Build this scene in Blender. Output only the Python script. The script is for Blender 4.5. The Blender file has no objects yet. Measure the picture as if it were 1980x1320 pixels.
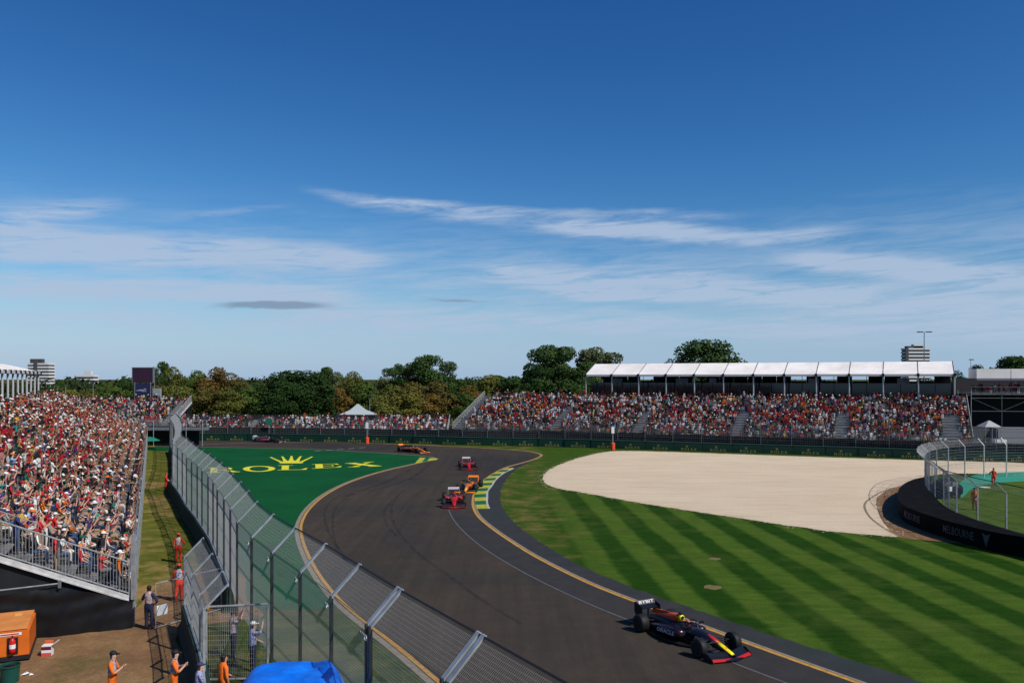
import bpy, math, random
import numpy as np
from mathutils import Vector, Matrix
random.seed(7); rng = np.random.default_rng(11)
SC = bpy.context.scene
COL = SC.collection
PI = math.pi
# ------------------------------------------------------------------ camera
CAMH = 10.5; F = 1600.0; HY = 730.0; CX = 990.0
cd = bpy.data.cameras.new('camera'); cam = bpy.data.objects.new('camera', cd); COL.objects.link(cam)
cam.location = (0, 0, CAMH); cam.rotation_euler = (PI/2, 0, 0)
cd.sensor_width = 36; cd.lens = 36*F/1980.0; cd.shift_y = (HY-660.0)/1980.0
cd.clip_start = 0.1; cd.clip_end = 9000
SC.camera = cam
# ------------------------------------------------------------------ sun, sky, exposure
SUN_AZ, SUN_EL = 125.0, 46.0
sv = Vector((math.sin(math.radians(SUN_AZ))*math.cos(math.radians(SUN_EL)), math.cos(math.radians(SUN_AZ))*math.cos(math.radians(SUN_EL)), math.sin(math.radians(SUN_EL))))
sl = bpy.data.lights.new('sun', 'SUN'); sl.energy = 4.3; sl.angle = math.radians(0.5); sl.color = (1, .945, .87)
so = bpy.data.objects.new('sun', sl); COL.objects.link(so); so.rotation_euler = sv.to_track_quat('Z', 'Y').to_euler(); so.location = (40, -30, 60)
SC.view_settings.view_transform = 'Standard'; SC.view_settings.look = 'None'; SC.view_settings.exposure = 0.0; SC.view_settings.gamma = 1.0
SC.view_settings.use_curve_mapping = False
W = bpy.data.worlds.new('World'); SC.world = W; W.use_nodes = True
def build_world():
    nt = W.node_tree; N = nt.nodes; L = nt.links
    bg = N['Background']
    sky = N.new('ShaderNodeTexSky'); sky.sky_type = 'NISHITA'; sky.sun_disc = False
    sky.sun_elevation = math.radians(SUN_EL); sky.sun_rotation = math.radians(SUN_AZ)
    sky.altitude = 0; sky.air_density = 1.0; sky.dust_density = 0.35; sky.ozone_density = 3.2
    tc = N.new('ShaderNodeTexCoord'); sep = N.new('ShaderNodeSeparateXYZ'); L.new(tc.outputs['Generated'], sep.inputs[0])
    def M(op, a, b=None, c=None):
        n = N.new('ShaderNodeMath'); n.operation = op
        for i, v in enumerate((a, b, c)):
            if v is None: continue
            if isinstance(v, (int, float)): n.inputs[i].default_value = v
            else: L.new(v, n.inputs[i])
        return n.outputs[0]
    x, y, z = sep.outputs
    az = M('ARCTAN2', x, y)
    r = M('SQRT', M('ADD', M('MULTIPLY', x, x), M('MULTIPLY', y, y)))
    el = M('ARCTAN2', z, r)
    def smooth(v, a, b):
        n = N.new('ShaderNodeMapRange'); n.interpolation_type = 'SMOOTHSTEP'; n.inputs[1].default_value = a; n.inputs[2].default_value = b
        L.new(v, n.inputs[0]); return n.outputs[0]
    def noise(sx, sy, sc, det=6, rough=.6, dist=0, off=0, shear=0):
        cb = N.new('ShaderNodeCombineXYZ')
        L.new(M('MULTIPLY', az, sx), cb.inputs[0]); L.new(M('MULTIPLY', M('ADD', el, M('MULTIPLY', az, shear)), sy), cb.inputs[1]); cb.inputs[2].default_value = off
        n = N.new('ShaderNodeTexNoise'); n.inputs['Scale'].default_value = sc; n.inputs['Detail'].default_value = det
        n.inputs['Roughness'].default_value = rough; n.inputs['Distortion'].default_value = dist
        L.new(cb.outputs[0], n.inputs['Vector']); return n.outputs[0]
    fine = noise(2.2, 22, 4.6, 10, .7, .5, 3.3, -.05)
    wob = noise(2.0, 6, 2.2, 4, .6, .3, 8.1)
    big = noise(1.0, 8, 1.6, 5, .55, .3, 1.7, .03)
    elw = M('ADD', el, M('MULTIPLY', M('SUBTRACT', wob, .5), .03))
    # thin high cloud all round, strongest between 3 and 11 degrees above the horizon
    band = M('MULTIPLY', smooth(elw, .02, .06), smooth(elw, .225, .10))
    d = M('MULTIPLY', M('MULTIPLY', band, smooth(M('ADD', M('MULTIPLY', big, .55), M('MULTIPLY', fine, .5)), .42, .68)), .72)
    def pe(px, py):
        a = math.atan2((px-CX)/F, 1); h = math.hypot(1, (px-CX)/F)
        return a, math.atan2((HY-py)/F, h)
    def streak(p, q, w0, w1, amp, lo=.3, hi=.62):
        a0, e0 = pe(*p); a1, e1 = pe(*q); ln = math.hypot(a1-a0, e1-e0); ux, uy = (a1-a0)/ln, (e1-e0)/ln
        da = M('SUBTRACT', az, a0); de = M('SUBTRACT', elw, e0)
        s = M('ADD', M('MULTIPLY', da, ux), M('MULTIPLY', de, uy))
        t = M('ABSOLUTE', M('SUBTRACT', M('MULTIPLY', de, ux), M('MULTIPLY', da, uy)))
        wn = M('ADD', M('MULTIPLY', s, (w1-w0)/F/ln), w0/F)
        g = smooth(M('DIVIDE', t, M('MAXIMUM', wn, .0008)), 1.0, 0.05)
        en = M('MULTIPLY', smooth(s, -.02, .06), smooth(s, ln+.02, ln-.06))
        return M('MULTIPLY', M('MULTIPLY', M('MULTIPLY', g, en), smooth(fine, lo, hi)), amp)
    for args in [((590, 370), (1340, 450), 14, 40, 1.0, .28, .75), ((1050, 440), (1650, 458), 24, 22, .95, .2, .6), ((700, 385), (1420, 415), 8, 16, .5),
                 ((-60, 430), (250, 388), 38, 18, .75), ((-100, 455), (760, 500), 54, 30, 1.0, .2, .55), ((300, 420), (560, 398), 14, 8, .4),
                 ((-100, 545), (700, 565), 40, 30, .85, .2, .55), ((1500, 500), (2200, 560), 24, 38, .9, .2, .55), ((900, 525), (2100, 600), 30, 56, .95, .2, .6), ((1000, 560), (1700, 575), 16, 22, .7),
                 ((500, 600), (2100, 640), 34, 44, .8, .2, .6), ((-100, 620), (900, 640), 30, 30, .35), ((2300, 380), (4200, 420), 30, 60, .7), ((-2600, 300), (-700, 420), 40, 60, .7)]:
        d = M('ADD', d, streak(*args))
    d = M('MINIMUM', M('MULTIPLY', d, .84), .86)
    low = M('MULTIPLY', smooth(el, .15, -.01), .8)
    hz = N.new('ShaderNodeMix'); hz.data_type = 'RGBA'; L.new(low, hz.inputs[0])
    sp = N.new('ShaderNodeSeparateColor'); L.new(sky.outputs[0], sp.inputs[0]); hs = N.new('ShaderNodeCombineColor')
    for i, (g_, k_) in enumerate(((1.95, 2.3), (1.47, 1.66), (1.2, 1.55))): L.new(M('MULTIPLY', M('POWER', M('MULTIPLY', sp.outputs[i], .075), g_), k_/.075), hs.inputs[i])
    L.new(hs.outputs[0], hz.inputs[6]); hz.inputs[7].default_value = (4.3, 6.6, 9.6, 1)
    cc = N.new('ShaderNodeMix'); cc.data_type = 'RGBA'; L.new(d, cc.inputs[0]); L.new(hz.outputs[2], cc.inputs[6]); cc.inputs[7].default_value = (5.7, 7.1, 9.3, 1)
    g = streak((420, 590), (640, 588), 9, 13, 1.6, .1, .3)
    g = M('MINIMUM', M('ADD', g, streak((835, 581), (925, 582), 3, 4, 1.6, .1, .3)), .75)
    c2 = N.new('ShaderNodeMix'); c2.data_type = 'RGBA'; L.new(g, c2.inputs[0]); L.new(cc.outputs[2], c2.inputs[6]); c2.inputs[7].default_value = (2.6, 3.6, 5.2, 1)
    L.new(c2.outputs[2], bg.inputs[0]); bg.inputs[1].default_value = 0.075
build_world()
# ------------------------------------------------------------------ helpers
def G(px, py, z=0.0):
    "a point at height z, measured off the photograph once"
    d = F*(CAMH-z)/(py-HY); return Vector(((px-CX)*d/F, d, z))
def PD(px, py, d): return Vector(((px-CX)*d/F, d, CAMH-(py-HY)*d/F))
MATS = {}
def mat(name, col, rough=.7, metal=0, nscale=0, namt=.25, col2=None, bump=0, spec=.33, coat=0, bscale=None):
    if name in MATS: return MATS[name]
    m = bpy.data.materials.new(name); MATS[name] = m; m.use_nodes = True
    nt = m.node_tree; p = nt.nodes['Principled BSDF']
    p.inputs['Roughness'].default_value = rough; p.inputs['Metallic'].default_value = metal; p.inputs['Specular IOR Level'].default_value = spec
    p.inputs['Coat Weight'].default_value = coat; p.inputs['Base Color'].default_value = (*col, 1)
    if nscale:
        tc = nt.nodes.new('ShaderNodeTexCoord'); n = nt.nodes.new('ShaderNodeTexNoise'); n.inputs['Scale'].default_value = nscale; n.inputs['Detail'].default_value = 6
        nt.links.new(tc.outputs['Object'], n.inputs['Vector'])
        r = nt.nodes.new('ShaderNodeValToRGB'); r.color_ramp.elements[0].position = .3; r.color_ramp.elements[1].position = .7
        c2 = col2 or tuple(c*(1-namt) for c in col); r.color_ramp.elements[0].color = (*c2, 1); r.color_ramp.elements[1].color = (*(min(1, c*(1+namt*.4)) if not col2 else c for c in col), 1)
        nt.links.new(n.outputs[0], r.inputs[0]); nt.links.new(r.outputs[0], p.inputs['Base Color'])
        if bump:
            b = nt.nodes.new('ShaderNodeBump'); b.inputs['Strength'].default_value = bump; b.inputs['Distance'].default_value = .05; nt.links.new(n.outputs[0], b.inputs['Height']); nt.links.new(b.outputs[0], p.inputs['Normal'])
    return m
def objcol(name, rough=.75, vary=.0, spec=.3):
    "paint or cloth whose colour is each object's own"
    m = bpy.data.materials.new(name); MATS[name] = m; m.use_nodes = True; nt = m.node_tree; p = nt.nodes['Principled BSDF']
    oi = nt.nodes.new('ShaderNodeObjectInfo'); p.inputs['Roughness'].default_value = rough; p.inputs['Specular IOR Level'].default_value = spec
    if vary:
        tc = nt.nodes.new('ShaderNodeTexCoord'); n = nt.nodes.new('ShaderNodeTexNoise'); n.inputs['Scale'].default_value = vary; n.inputs['Detail'].default_value = 4; nt.links.new(tc.outputs['Object'], n.inputs['Vector'])
        mr = nt.nodes.new('ShaderNodeMapRange'); mr.inputs[3].default_value = .55; mr.inputs[4].default_value = 1.35; nt.links.new(n.outputs[0], mr.inputs[0])
        mx = nt.nodes.new('ShaderNodeVectorMath'); mx.operation = 'SCALE'; nt.links.new(oi.outputs['Color'], mx.inputs[0]); nt.links.new(mr.outputs[0], mx.inputs['Scale']); nt.links.new(mx.outputs[0], p.inputs['Base Color'])
    else: nt.links.new(oi.outputs['Color'], p.inputs['Base Color'])
    return m
def tag(o, label=None, cat=None, group=None, kind=None):
    if label: o['label'] = label
    if cat: o['category'] = cat
    if group: o['group'] = group
    if kind: o['kind'] = kind
    return o
def empty(name, loc=(0, 0, 0), rz=0, label=None, cat=None, group=None):
    o = bpy.data.objects.new(name, None); o.empty_display_size = .3; COL.objects.link(o); o.location = loc; o.rotation_euler = (0, 0, rz)
    return tag(o, label, cat, group)
class MB:
    def __init__(s): s.v = []; s.f = []; s.m = []; s.mi = 0
    def quadv(s, pts):
        b = len(s.v); s.v += [tuple(p) for p in pts]; s.f.append(tuple(range(b, b+len(pts)))); s.m.append(s.mi); return s
    def box(s, c, size, rz=0, tilt=None):
        cx, cy, cz = c; a, b_, h = size[0]/2, size[1]/2, size[2]/2; R = Matrix.Rotation(rz, 3, 'Z')
        if tilt is not None: R = R @ Matrix.Rotation(tilt[0], 3, 'X') @ Matrix.Rotation(tilt[1], 3, 'Y')
        b = len(s.v)
        for dx, dy, dz in ((-1,-1,-1),(1,-1,-1),(1,1,-1),(-1,1,-1),(-1,-1,1),(1,-1,1),(1,1,1),(-1,1,1)):
            p = R @ Vector((dx*a, dy*b_, dz*h)); s.v.append((cx+p.x, cy+p.y, cz+p.z))
        for f in ((3,2,1,0),(4,5,6,7),(0,1,5,4),(1,2,6,5),(2,3,7,6),(3,0,4,7)): s.f.append(tuple(b+i for i in f)); s.m.append(s.mi)
        return s
    def hexa(s, pts):
        b = len(s.v); s.v += [tuple(p) for p in pts]
        for f in ((3,2,1,0),(4,5,6,7),(0,1,5,4),(1,2,6,5),(2,3,7,6),(3,0,4,7)): s.f.append(tuple(b+i for i in f)); s.m.append(s.mi)
        return s
    def tube(s, p, q, r0, r1=None, n=6, cap=True, flat=1.0):
        p = Vector(p); q = Vector(q); r1 = r0 if r1 is None else r1
        d = (q-p)
        if d.length < 1e-6: return s
        d.normalize(); up = Vector((0, 0, 1)) if abs(d.z) < .95 else Vector((1, 0, 0)); a = d.cross(up).normalized(); b_ = a.cross(d)
        b = len(s.v)
        for (c, r) in ((p, r0), (q, r1)):
            for i in range(n):
                t = 2*PI*(i+.5)/n; s.v.append(tuple(c+a*(math.cos(t)*r)+b_*(math.sin(t)*r*flat)))
        for i in range(n):
            j = (i+1) % n; s.f.append((b+i, b+j, b+n+j, b+n+i)); s.m.append(s.mi)
        if cap:
            s.f.append(tuple(b+i for i in range(n-1, -1, -1))); s.m.append(s.mi); s.f.append(tuple(b+n+i for i in range(n))); s.m.append(s.mi)
        return s
    def path(s, pts, r, n=5):
        for i in range(len(pts)-1): s.tube(pts[i], pts[i+1], r, r, n)
        return s
    def loft(s, rings, cap=True, close=True):
        "rings of equal length"
        n = len(rings[0]); b = len(s.v)
        for r in rings: s.v += [tuple(p) for p in r]
        for k in range(len(rings)-1):
            for i in range(n if close else n-1):
                j = (i+1) % n; s.f.append((b+k*n+i, b+k*n+j, b+(k+1)*n+j, b+(k+1)*n+i)); s.m.append(s.mi)
        if cap:
            s.f.append(tuple(b+i for i in range(n-1, -1, -1))); s.m.append(s.mi); e = b+(len(rings)-1)*n; s.f.append(tuple(e+i for i in range(n))); s.m.append(s.mi)
        return s
    def prism(s, poly, axis, t0, t1):
        "2D polygon extruded: axis 'y' takes (x,z) points, 'x' takes (y,z), 'z' takes (x,y)"
        def P(a, b, t): return {'y': (a, t, b), 'x': (t, a, b), 'z': (a, b, t)}[axis]
        return s.loft([[P(a, b, t0) for a, b in poly], [P(a, b, t1) for a, b in poly]])
    def lathe(s, prof, n=20, axis='z', c=(0, 0, 0)):
        rings = []
        for r, h in prof:
            ring = []
            for i in range(n):
                t = 2*PI*i/n; a, b = math.cos(t)*r, math.sin(t)*r
                ring.append((c[0]+a, c[1]+b, c[2]+h) if axis == 'z' else (c[0]+a, c[1]+h, c[2]+b))
            rings.append(ring)
        return s.loft(rings)
    def ell(s, c, r, n=8, m=5, R=None):
        rings = []
        for k in range(m+1):
            ph = -PI/2+PI*(k+.02 if k == 0 else (k-.02 if k == m else k))/m; ring = []
            for i in range(n):
                t = 2*PI*i/n; p = Vector((math.cos(ph)*math.cos(t)*r[0], math.cos(ph)*math.sin(t)*r[1], math.sin(ph)*r[2]))
                if R: p = R @ p
                ring.append((c[0]+p.x, c[1]+p.y, c[2]+p.z))
            rings.append(ring)
        return s.loft(rings)
    def mesh(s, name, mats, smooth=False):
        me = bpy.data.meshes.new(name); me.from_pydata(s.v, [], s.f)
        if not isinstance(mats, (list, tuple)): mats = [mats]
        for m in mats: me.materials.append(m)
        if len(mats) > 1: me.polygons.foreach_set('material_index', s.m)
        if smooth: me.polygons.foreach_set('use_smooth', [True]*len(s.f))
        me.update(); return me
    def build(s, name, mats, parent=None, smooth=False, loc=None, rz=0, kind=None, col=None):
        return place(name, s.mesh(name, mats, smooth), parent, loc, rz, kind, col)
def place(name, me, parent=None, loc=None, rz=0, kind=None, col=None):
    o = bpy.data.objects.new(name, me); COL.objects.link(o)
    if parent: o.parent = parent
    if loc is not None: o.location = loc
    if rz: o.rotation_euler = (0, 0, rz)
    if kind: o['kind'] = kind
    if col: o.color = (*col, 1) if len(col) == 3 else col
    return o
def copy_tree(o, parent=None, link=True):
    c = o.copy(); COL.objects.link(c); c.parent = parent
    for ch in list(o.children): copy_tree(ch, c)
    return c
def spline(pts, step=.7, closed=False):
    "Catmull-Rom through ground points"
    P = [Vector(p) for p in pts]; out = []; n = len(P)
    rg = range(n if closed else n-1)
    for i in rg:
        p0 = P[(i-1) % n] if (closed or i > 0) else P[0]*2-P[1]; p1 = P[i]; p2 = P[(i+1) % n]; p3 = P[(i+2) % n] if (closed or i+2 < n) else P[-1]*2-P[-2]
        # centripetal-ish: chord lengths vary a lot, so use cardinal tangents scaled to the chord
        L = (p2-p1).length; m1 = (p2-p0)/max((p2-p1).length+(p1-p0).length, 1e-6)*L; m2 = (p3-p1)/max((p3-p2).length+(p2-p1).length, 1e-6)*L
        k = max(2, min(60, int(L/step)))
        for j in range(k):
            t = j/k; t2 = t*t; t3 = t2*t
            out.append(p1*(2*t3-3*t2+1)+m1*(t3-2*t2+t)+p2*(-2*t3+3*t2)+m2*(t3-t2))
    if not closed: out.append(P[-1])
    return out
def normals(pts):
    out = []
    for i in range(len(pts)):
        a = pts[max(0, i-1)]; b = pts[min(len(pts)-1, i+1)]; d = Vector((b.x-a.x, b.y-a.y, 0)).normalized(); out.append(Vector((d.y, -d.x, 0)))
    return out
def strip(pts, o0, o1, z, z1=None):
    "ribbon between two offsets (to the right of the travel direction)"
    nn = normals(pts); b = MB(); z1 = z if z1 is None else z1
    A = [Vector((p.x, p.y, 0))+n*o0 for p, n in zip(pts, nn)]; B = [Vector((p.x, p.y, 0))+n*o1 for p, n in zip(pts, nn)]
    for i in range(len(pts)-1):
        b.quadv([(A[i].x, A[i].y, z), (B[i].x, B[i].y, z1), (B[i+1].x, B[i+1].y, z1), (A[i+1].x, A[i+1].y, z)])
    return b
def sheet(name, pts, z, m, kind='structure'):
    from mathutils.geometry import tessellate_polygon
    P = [Vector((p[0], p[1], 0)) for p in pts]; tr = tessellate_polygon([P])
    me = bpy.data.meshes.new(name); fs = []
    for a, b, c in tr:
        n = (P[b]-P[a]).cross(P[c]-P[a]).z
        fs.append((a, b, c) if n > 0 else (c, b, a))
    me.from_pydata([(p.x, p.y, z) for p in P], [], fs); me.materials.append(m); me.update()
    return place(name, me, kind=kind)
def arc_sample(pts, spacing):
    "points every spacing along a polyline, with direction"
    out = []; acc = 0; nxt = 0
    for i in range(len(pts)-1):
        a, b = Vector(pts[i]), Vector(pts[i+1]); L = (b-a).length
        while nxt <= acc+L and L > 0:
            t = (nxt-acc)/L; out.append((a.lerp(b, t), (b-a).normalized())); nxt += spacing
        acc += L
    return out
def text_mesh(s, size=1.0):
    "built-in font, returns verts (x,y) centred, faces"
    c = bpy.data.curves.new('t', 'FONT'); c.body = s; c.size = size; c.align_x = 'CENTER'; c.align_y = 'CENTER'; c.resolution_u = 2; c.offset = .004*size
    o = bpy.data.objects.new('t', c); COL.objects.link(o); bpy.context.view_layer.update()
    dg = bpy.context.evaluated_depsgraph_get(); me = bpy.data.meshes.new_from_object(o.evaluated_get(dg))
    v = [(p.co.x, p.co.y) for p in me.vertices]; f = [tuple(q.vertices) for q in me.polygons]
    bpy.data.objects.remove(o); bpy.data.curves.remove(c); bpy.data.meshes.remove(me); return v, f
def lettering(name, s, size, m, parent, origin, xa, ya, sx=1.0, tris=None):
    v, f = tris or text_mesh(s, size); xa = Vector(xa).normalized(); ya = Vector(ya).normalized(); o = Vector(origin)
    me = bpy.data.meshes.new(name); me.from_pydata([tuple(o+xa*(a*sx)+ya*b) for a, b in v], [], f); me.materials.append(m); me.update()
    return place(name, me, parent)
# ------------------------------------------------------------------ ground materials
def nodemat(name, rough=.9, spec=.3):
    m = bpy.data.materials.new(name); MATS[name] = m; m.use_nodes = True; nt = m.node_tree; p = nt.nodes['Principled BSDF']
    p.inputs['Roughness'].default_value = rough; p.inputs['Specular IOR Level'].default_value = spec
    N, L = nt.nodes, nt.links
    tc = N.new('ShaderNodeTexCoord')
    def noise(scale, det=5, rough=.6, stretch=None, rot=0, dist=0):
        n = N.new('ShaderNodeTexNoise'); n.inputs['Scale'].default_value = scale; n.inputs['Detail'].default_value = det; n.inputs['Roughness'].default_value = rough; n.inputs['Distortion'].default_value = dist
        if stretch:
            mp = N.new('ShaderNodeMapping'); mp.inputs['Scale'].default_value = stretch; mp.inputs['Rotation'].default_value = (0, 0, rot); L.new(tc.outputs['Object'], mp.inputs[0]); L.new(mp.outputs[0], n.inputs['Vector'])
        else: L.new(tc.outputs['Object'], n.inputs['Vector'])
        return n.outputs[0]
    def ramp(v, stops):
        r = N.new('ShaderNodeValToRGB'); L.new(v, r.inputs[0]); e = r.color_ramp.elements
        while len(e) < len(stops): e.new(.5)
        for i, (pos, c) in enumerate(stops): e[i].position = pos; e[i].color = (*c, 1)
        return r.outputs[0]
    def mix(f, a, b, mode='MIX'):
        x = N.new('ShaderNodeMix'); x.data_type = 'RGBA'; x.blend_type = mode
        for i, v in ((0, f), (6, a), (7, b)):
            if isinstance(v, (int, float)): x.inputs[i].default_value = v
            elif isinstance(v, tuple): x.inputs[i].default_value = (*v, 1)
            else: L.new(v, x.inputs[i])
        return x.outputs[2]
    def math_(op, a, b=None):
        n = N.new('ShaderNodeMath'); n.operation = op
        for i, v in enumerate((a, b)):
            if v is None: continue
            if isinstance(v, (int, float)): n.inputs[i].default_value = v
            else: L.new(v, n.inputs[i])
        return n.outputs[0]
    def out(c, bumpv=None, bs=.4, bd=.05):
        L.new(c, p.inputs['Base Color'])
        if bumpv is not None:
            b = N.new('ShaderNodeBump'); b.inputs['Strength'].default_value = bs; b.inputs['Distance'].default_value = bd; L.new(bumpv, b.inputs['Height']); L.new(b.outputs[0], p.inputs['Normal'])
        return m
    return dict(N=N, L=L, tc=tc, noise=noise, ramp=ramp, mix=mix, math=math_, out=out, p=p)
def grass_mat(name, light, dark, dry, dryamt=.3, stripes=False):
    k = nodemat(name, 1.0, .04)
    fine = k['noise'](12, 8, .85); med = k['noise'](.55, 5, .65); big = k['noise'](.09, 4, .6)
    if stripes:
        sx = k['N'].new('ShaderNodeSeparateXYZ'); k['L'].new(k['tc'].outputs['Object'], sx.inputs[0])
        wob = k['noise'](.25, 3); m = k['math']
        xx = m('ADD', sx.outputs[0], m('MULTIPLY', sx.outputs[1], .045)); xx = m('ADD', xx, m('MULTIPLY', m('SUBTRACT', wob, .5), .55))
        ph = m('SINE', m('MULTIPLY', m('SUBTRACT', xx, 2.7+5.1), 2*PI/3.03))
        mr = k['N'].new('ShaderNodeMapRange'); mr.interpolation_type = 'SMOOTHSTEP'; mr.inputs[1].default_value = -.5; mr.inputs[2].default_value = .5; k['L'].new(m('ADD', ph, m('MULTIPLY', m('SUBTRACT', k['noise'](1.6, 5, .7), .5), 1.1)), mr.inputs[0])
        far_ = k['N'].new('ShaderNodeMapRange'); far_.interpolation_type = 'SMOOTHSTEP'; far_.inputs[1].default_value = 84; far_.inputs[2].default_value = 74; k['L'].new(m('ADD', sx.outputs[1], m('MULTIPLY', sx.outputs[0], -.15)), far_.inputs[0])
        edge = k['N'].new('ShaderNodeMapRange'); edge.interpolation_type = 'SMOOTHSTEP'; edge.inputs[1].default_value = 1.5; edge.inputs[2].default_value = 6; k['L'].new(m('ADD', sx.outputs[0], m('MULTIPLY', m('SUBTRACT', wob, .5), 5)), edge.inputs[0])
        keep = m('MULTIPLY', far_.outputs[0], edge.outputs[0]); f_ = m('ADD', m('MULTIPLY', mr.outputs[0], keep), m('MULTIPLY', m('SUBTRACT', 1.0, keep), .45))
        base = k['mix'](f_, light, dark)  # mowing sheen put into the grass colour as light and dark bands
        wm = m('MULTIPLY', m('SUBTRACT', 1.0, edge.outputs[0]), k['ramp'](k['noise'](.35, 5, .7), [(.46, (0, 0, 0)), (.60, (1, 1, 1))])); base = k['mix'](m('MULTIPLY', wm, .7), base, (.15, .12, .045))
    else:
        base = k['ramp'](med, [(.3, dark), (.7, light)])
    v = k['ramp'](fine, [(.3, (.38, .40, .36)), (.7, (1.6, 1.52, 1.35))]); base = k['mix'](1.0, base, v, 'MULTIPLY')
    str_ = k['noise'](1.3, 5, .75, (.35, 1.5, 1), .1, .3); base = k['mix'](.85, base, k['ramp'](str_, [(.28, (.62, .66, .62)), (.72, (1.4, 1.32, 1.25))]), 'MULTIPLY')
    v2 = k['ramp'](med, [(.25, (.78, .82, .8)), (.75, (1.2, 1.15, 1.1))]); base = k['mix'](.8, base, v2, 'MULTIPLY')
    f = k['math']('MULTIPLY', k['ramp'](k['math']('ADD', k['math']('MULTIPLY', big, .6), k['math']('MULTIPLY', med, .4)), [(.50, (0, 0, 0)), (.60, (1, 1, 1))]), dryamt)
    base = k['mix'](f, base, dry)
    return k['out'](base, fine, .6, .06)
M_LAWN = grass_mat('striped_lawn', (.053, .103, .014), (.014, .049, .004), (.12, .13, .03), .16, True)
M_GRASS = grass_mat('park_grass', (.062, .080, .016), (.040, .055, .011), (.14, .10, .038), .6)
M_PATHG = grass_mat('worn_grass', (.13, .135, .030), (.085, .105, .018), (.30, .19, .075), .95)
def dirt():
    k = nodemat('dry_dirt', .95, .15); a = k['noise'](.5, 6, .7); b = k['noise'](5, 6, .75)
    base = k['ramp'](a, [(.25, (.15, .080, .040)), (.5, (.22, .125, .060)), (.75, (.29, .19, .085))])
    g = k['noise'](.28, 5, .7, None, 0, .5); base = k['mix'](k['math']('MULTIPLY', k['ramp'](g, [(.52, (0, 0, 0)), (.64, (1, 1, 1))]), .55), base, (.088, .085, .022))
    base = k['mix'](.9, base, k['ramp'](b, [(.2, (.5, .5, .5)), (.8, (1.4, 1.35, 1.3))]), 'MULTIPLY'); return k['out'](base, b, .7, .06)
M_DIRT = dirt()
def asphalt():
    k = nodemat('racetrack_asphalt', .9, .12); a = k['noise'](.055, 5, .6, (1, 1, 1), 0, .6); b = k['noise'](.9, 5, .7); c = k['noise'](40, 3, .7)
    s = k['noise'](.5, 4, .6, (3.2, .16, 1), -.12)
    base = k['ramp'](a, [(.32, (.031, .029, .027)), (.50, (.047, .038, .029)), (.68, (.057, .044, .032))])
    base = k['mix'](.7, base, k['ramp'](b, [(.3, (.82, .82, .83)), (.7, (1.16, 1.15, 1.13))]), 'MULTIPLY')
    base = k['mix'](.8, base, k['ramp'](s, [(.3, (.78, .78, .8)), (.7, (1.18, 1.16, 1.14))]), 'MULTIPLY')
    base = k['mix'](.9, base, k['ramp'](c, [(.25, (.5, .5, .5)), (.75, (1.5, 1.5, 1.5))]), 'MULTIPLY'); return k['out'](base, c, .4, .01)
M_ASPH = asphalt()
def apron():
    k = nodemat('apron_asphalt', .9, .12); b = k['noise'](.7, 5, .7); c = k['noise'](30, 3, .7)
    base = k['ramp'](b, [(.3, (.027, .028, .029)), (.7, (.040, .040, .041))]); base = k['mix'](.6, base, k['ramp'](c, [(.2, (.6, .6, .6)), (.8, (1.4, 1.4, 1.4))]), 'MULTIPLY')
    g = k['noise'](.10, 4, .6); base = k['mix'](k['math']('MULTIPLY', k['ramp'](g, [(.5, (0, 0, 0)), (.65, (1, 1, 1))]), .5), base, (.022, .045, .040))
    return k['out'](base, c, .3, .01)
M_APRON = apron()
def lane():
    k = nodemat('lane_asphalt', .9, .12); b = k['noise'](.9, 6, .7); c = k['noise'](35, 3, .7)
    base = k['ramp'](b, [(.3, (.028, .027, .027)), (.7, (.043, .040, .038))]); base = k['mix'](.8, base, k['ramp'](c, [(.25, (.55, .55, .55)), (.75, (1.45, 1.45, 1.45))]), 'MULTIPLY'); return k['out'](base, c, .3, .01)
M_LANE = lane()
def greenpaint():
    k = nodemat('green_paint', .8, .08); a = k['noise'](.16, 5, .65); b = k['noise'](2.2, 4, .7)
    base = k['ramp'](a, [(.28, (.003, .058, .016)), (.72, (.005, .092, .020))]); base = k['mix'](.8, base, k['ramp'](b, [(.2, (.72, .75, .75)), (.8, (1.2, 1.15, 1.15))]), 'MULTIPLY'); return k['out'](base)
M_GREENP = greenpaint()
def gravel():
    k = nodemat('pale_gravel', .95, .1); a = k['noise'](.12, 5, .6); b = k['noise'](14, 4, .8); s = k['noise'](1.1, 4, .6, (.10, 1.9, 1), .28)
    base = k['ramp'](a, [(.3, (.60, .475, .33)), (.7, (.68, .55, .39))]); base = k['mix'](.9, base, k['ramp'](b, [(.2, (.55, .53, .5)), (.55, (1.08, 1.08, 1.08))]), 'MULTIPLY')
    base = k['mix'](.55, base, k['ramp'](s, [(.34, (.70, .68, .65)), (.47, (1.03, 1.03, 1.03))]), 'MULTIPLY'); return k['out'](base, b, .8, .08)
M_GRAVEL = gravel()
def linepaint(name, col):
    k = nodemat(name, .6, .3); a = k['noise'](3.5, 5, .7); base = k['ramp'](a, [(.3, tuple(c*.55 for c in col)), (.55, col)]); return k['out'](base)
M_YEL = linepaint('yellow_line_paint', (.52, .27, .045)); M_WHI = linepaint('white_line_paint', (.42, .42, .42)); M_PALE = linepaint('pale_kerb_strip', (.27, .22, .16))
M_THIN = linepaint('thin_joint_line', (.115, .112, .11)); M_KY = linepaint('kerb_yellow', (.46, .43, .03)); M_KG = linepaint('kerb_green', (.008, .12, .04))
M_LOGO = linepaint('logo_yellow', (.80, .72, .02))
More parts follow.
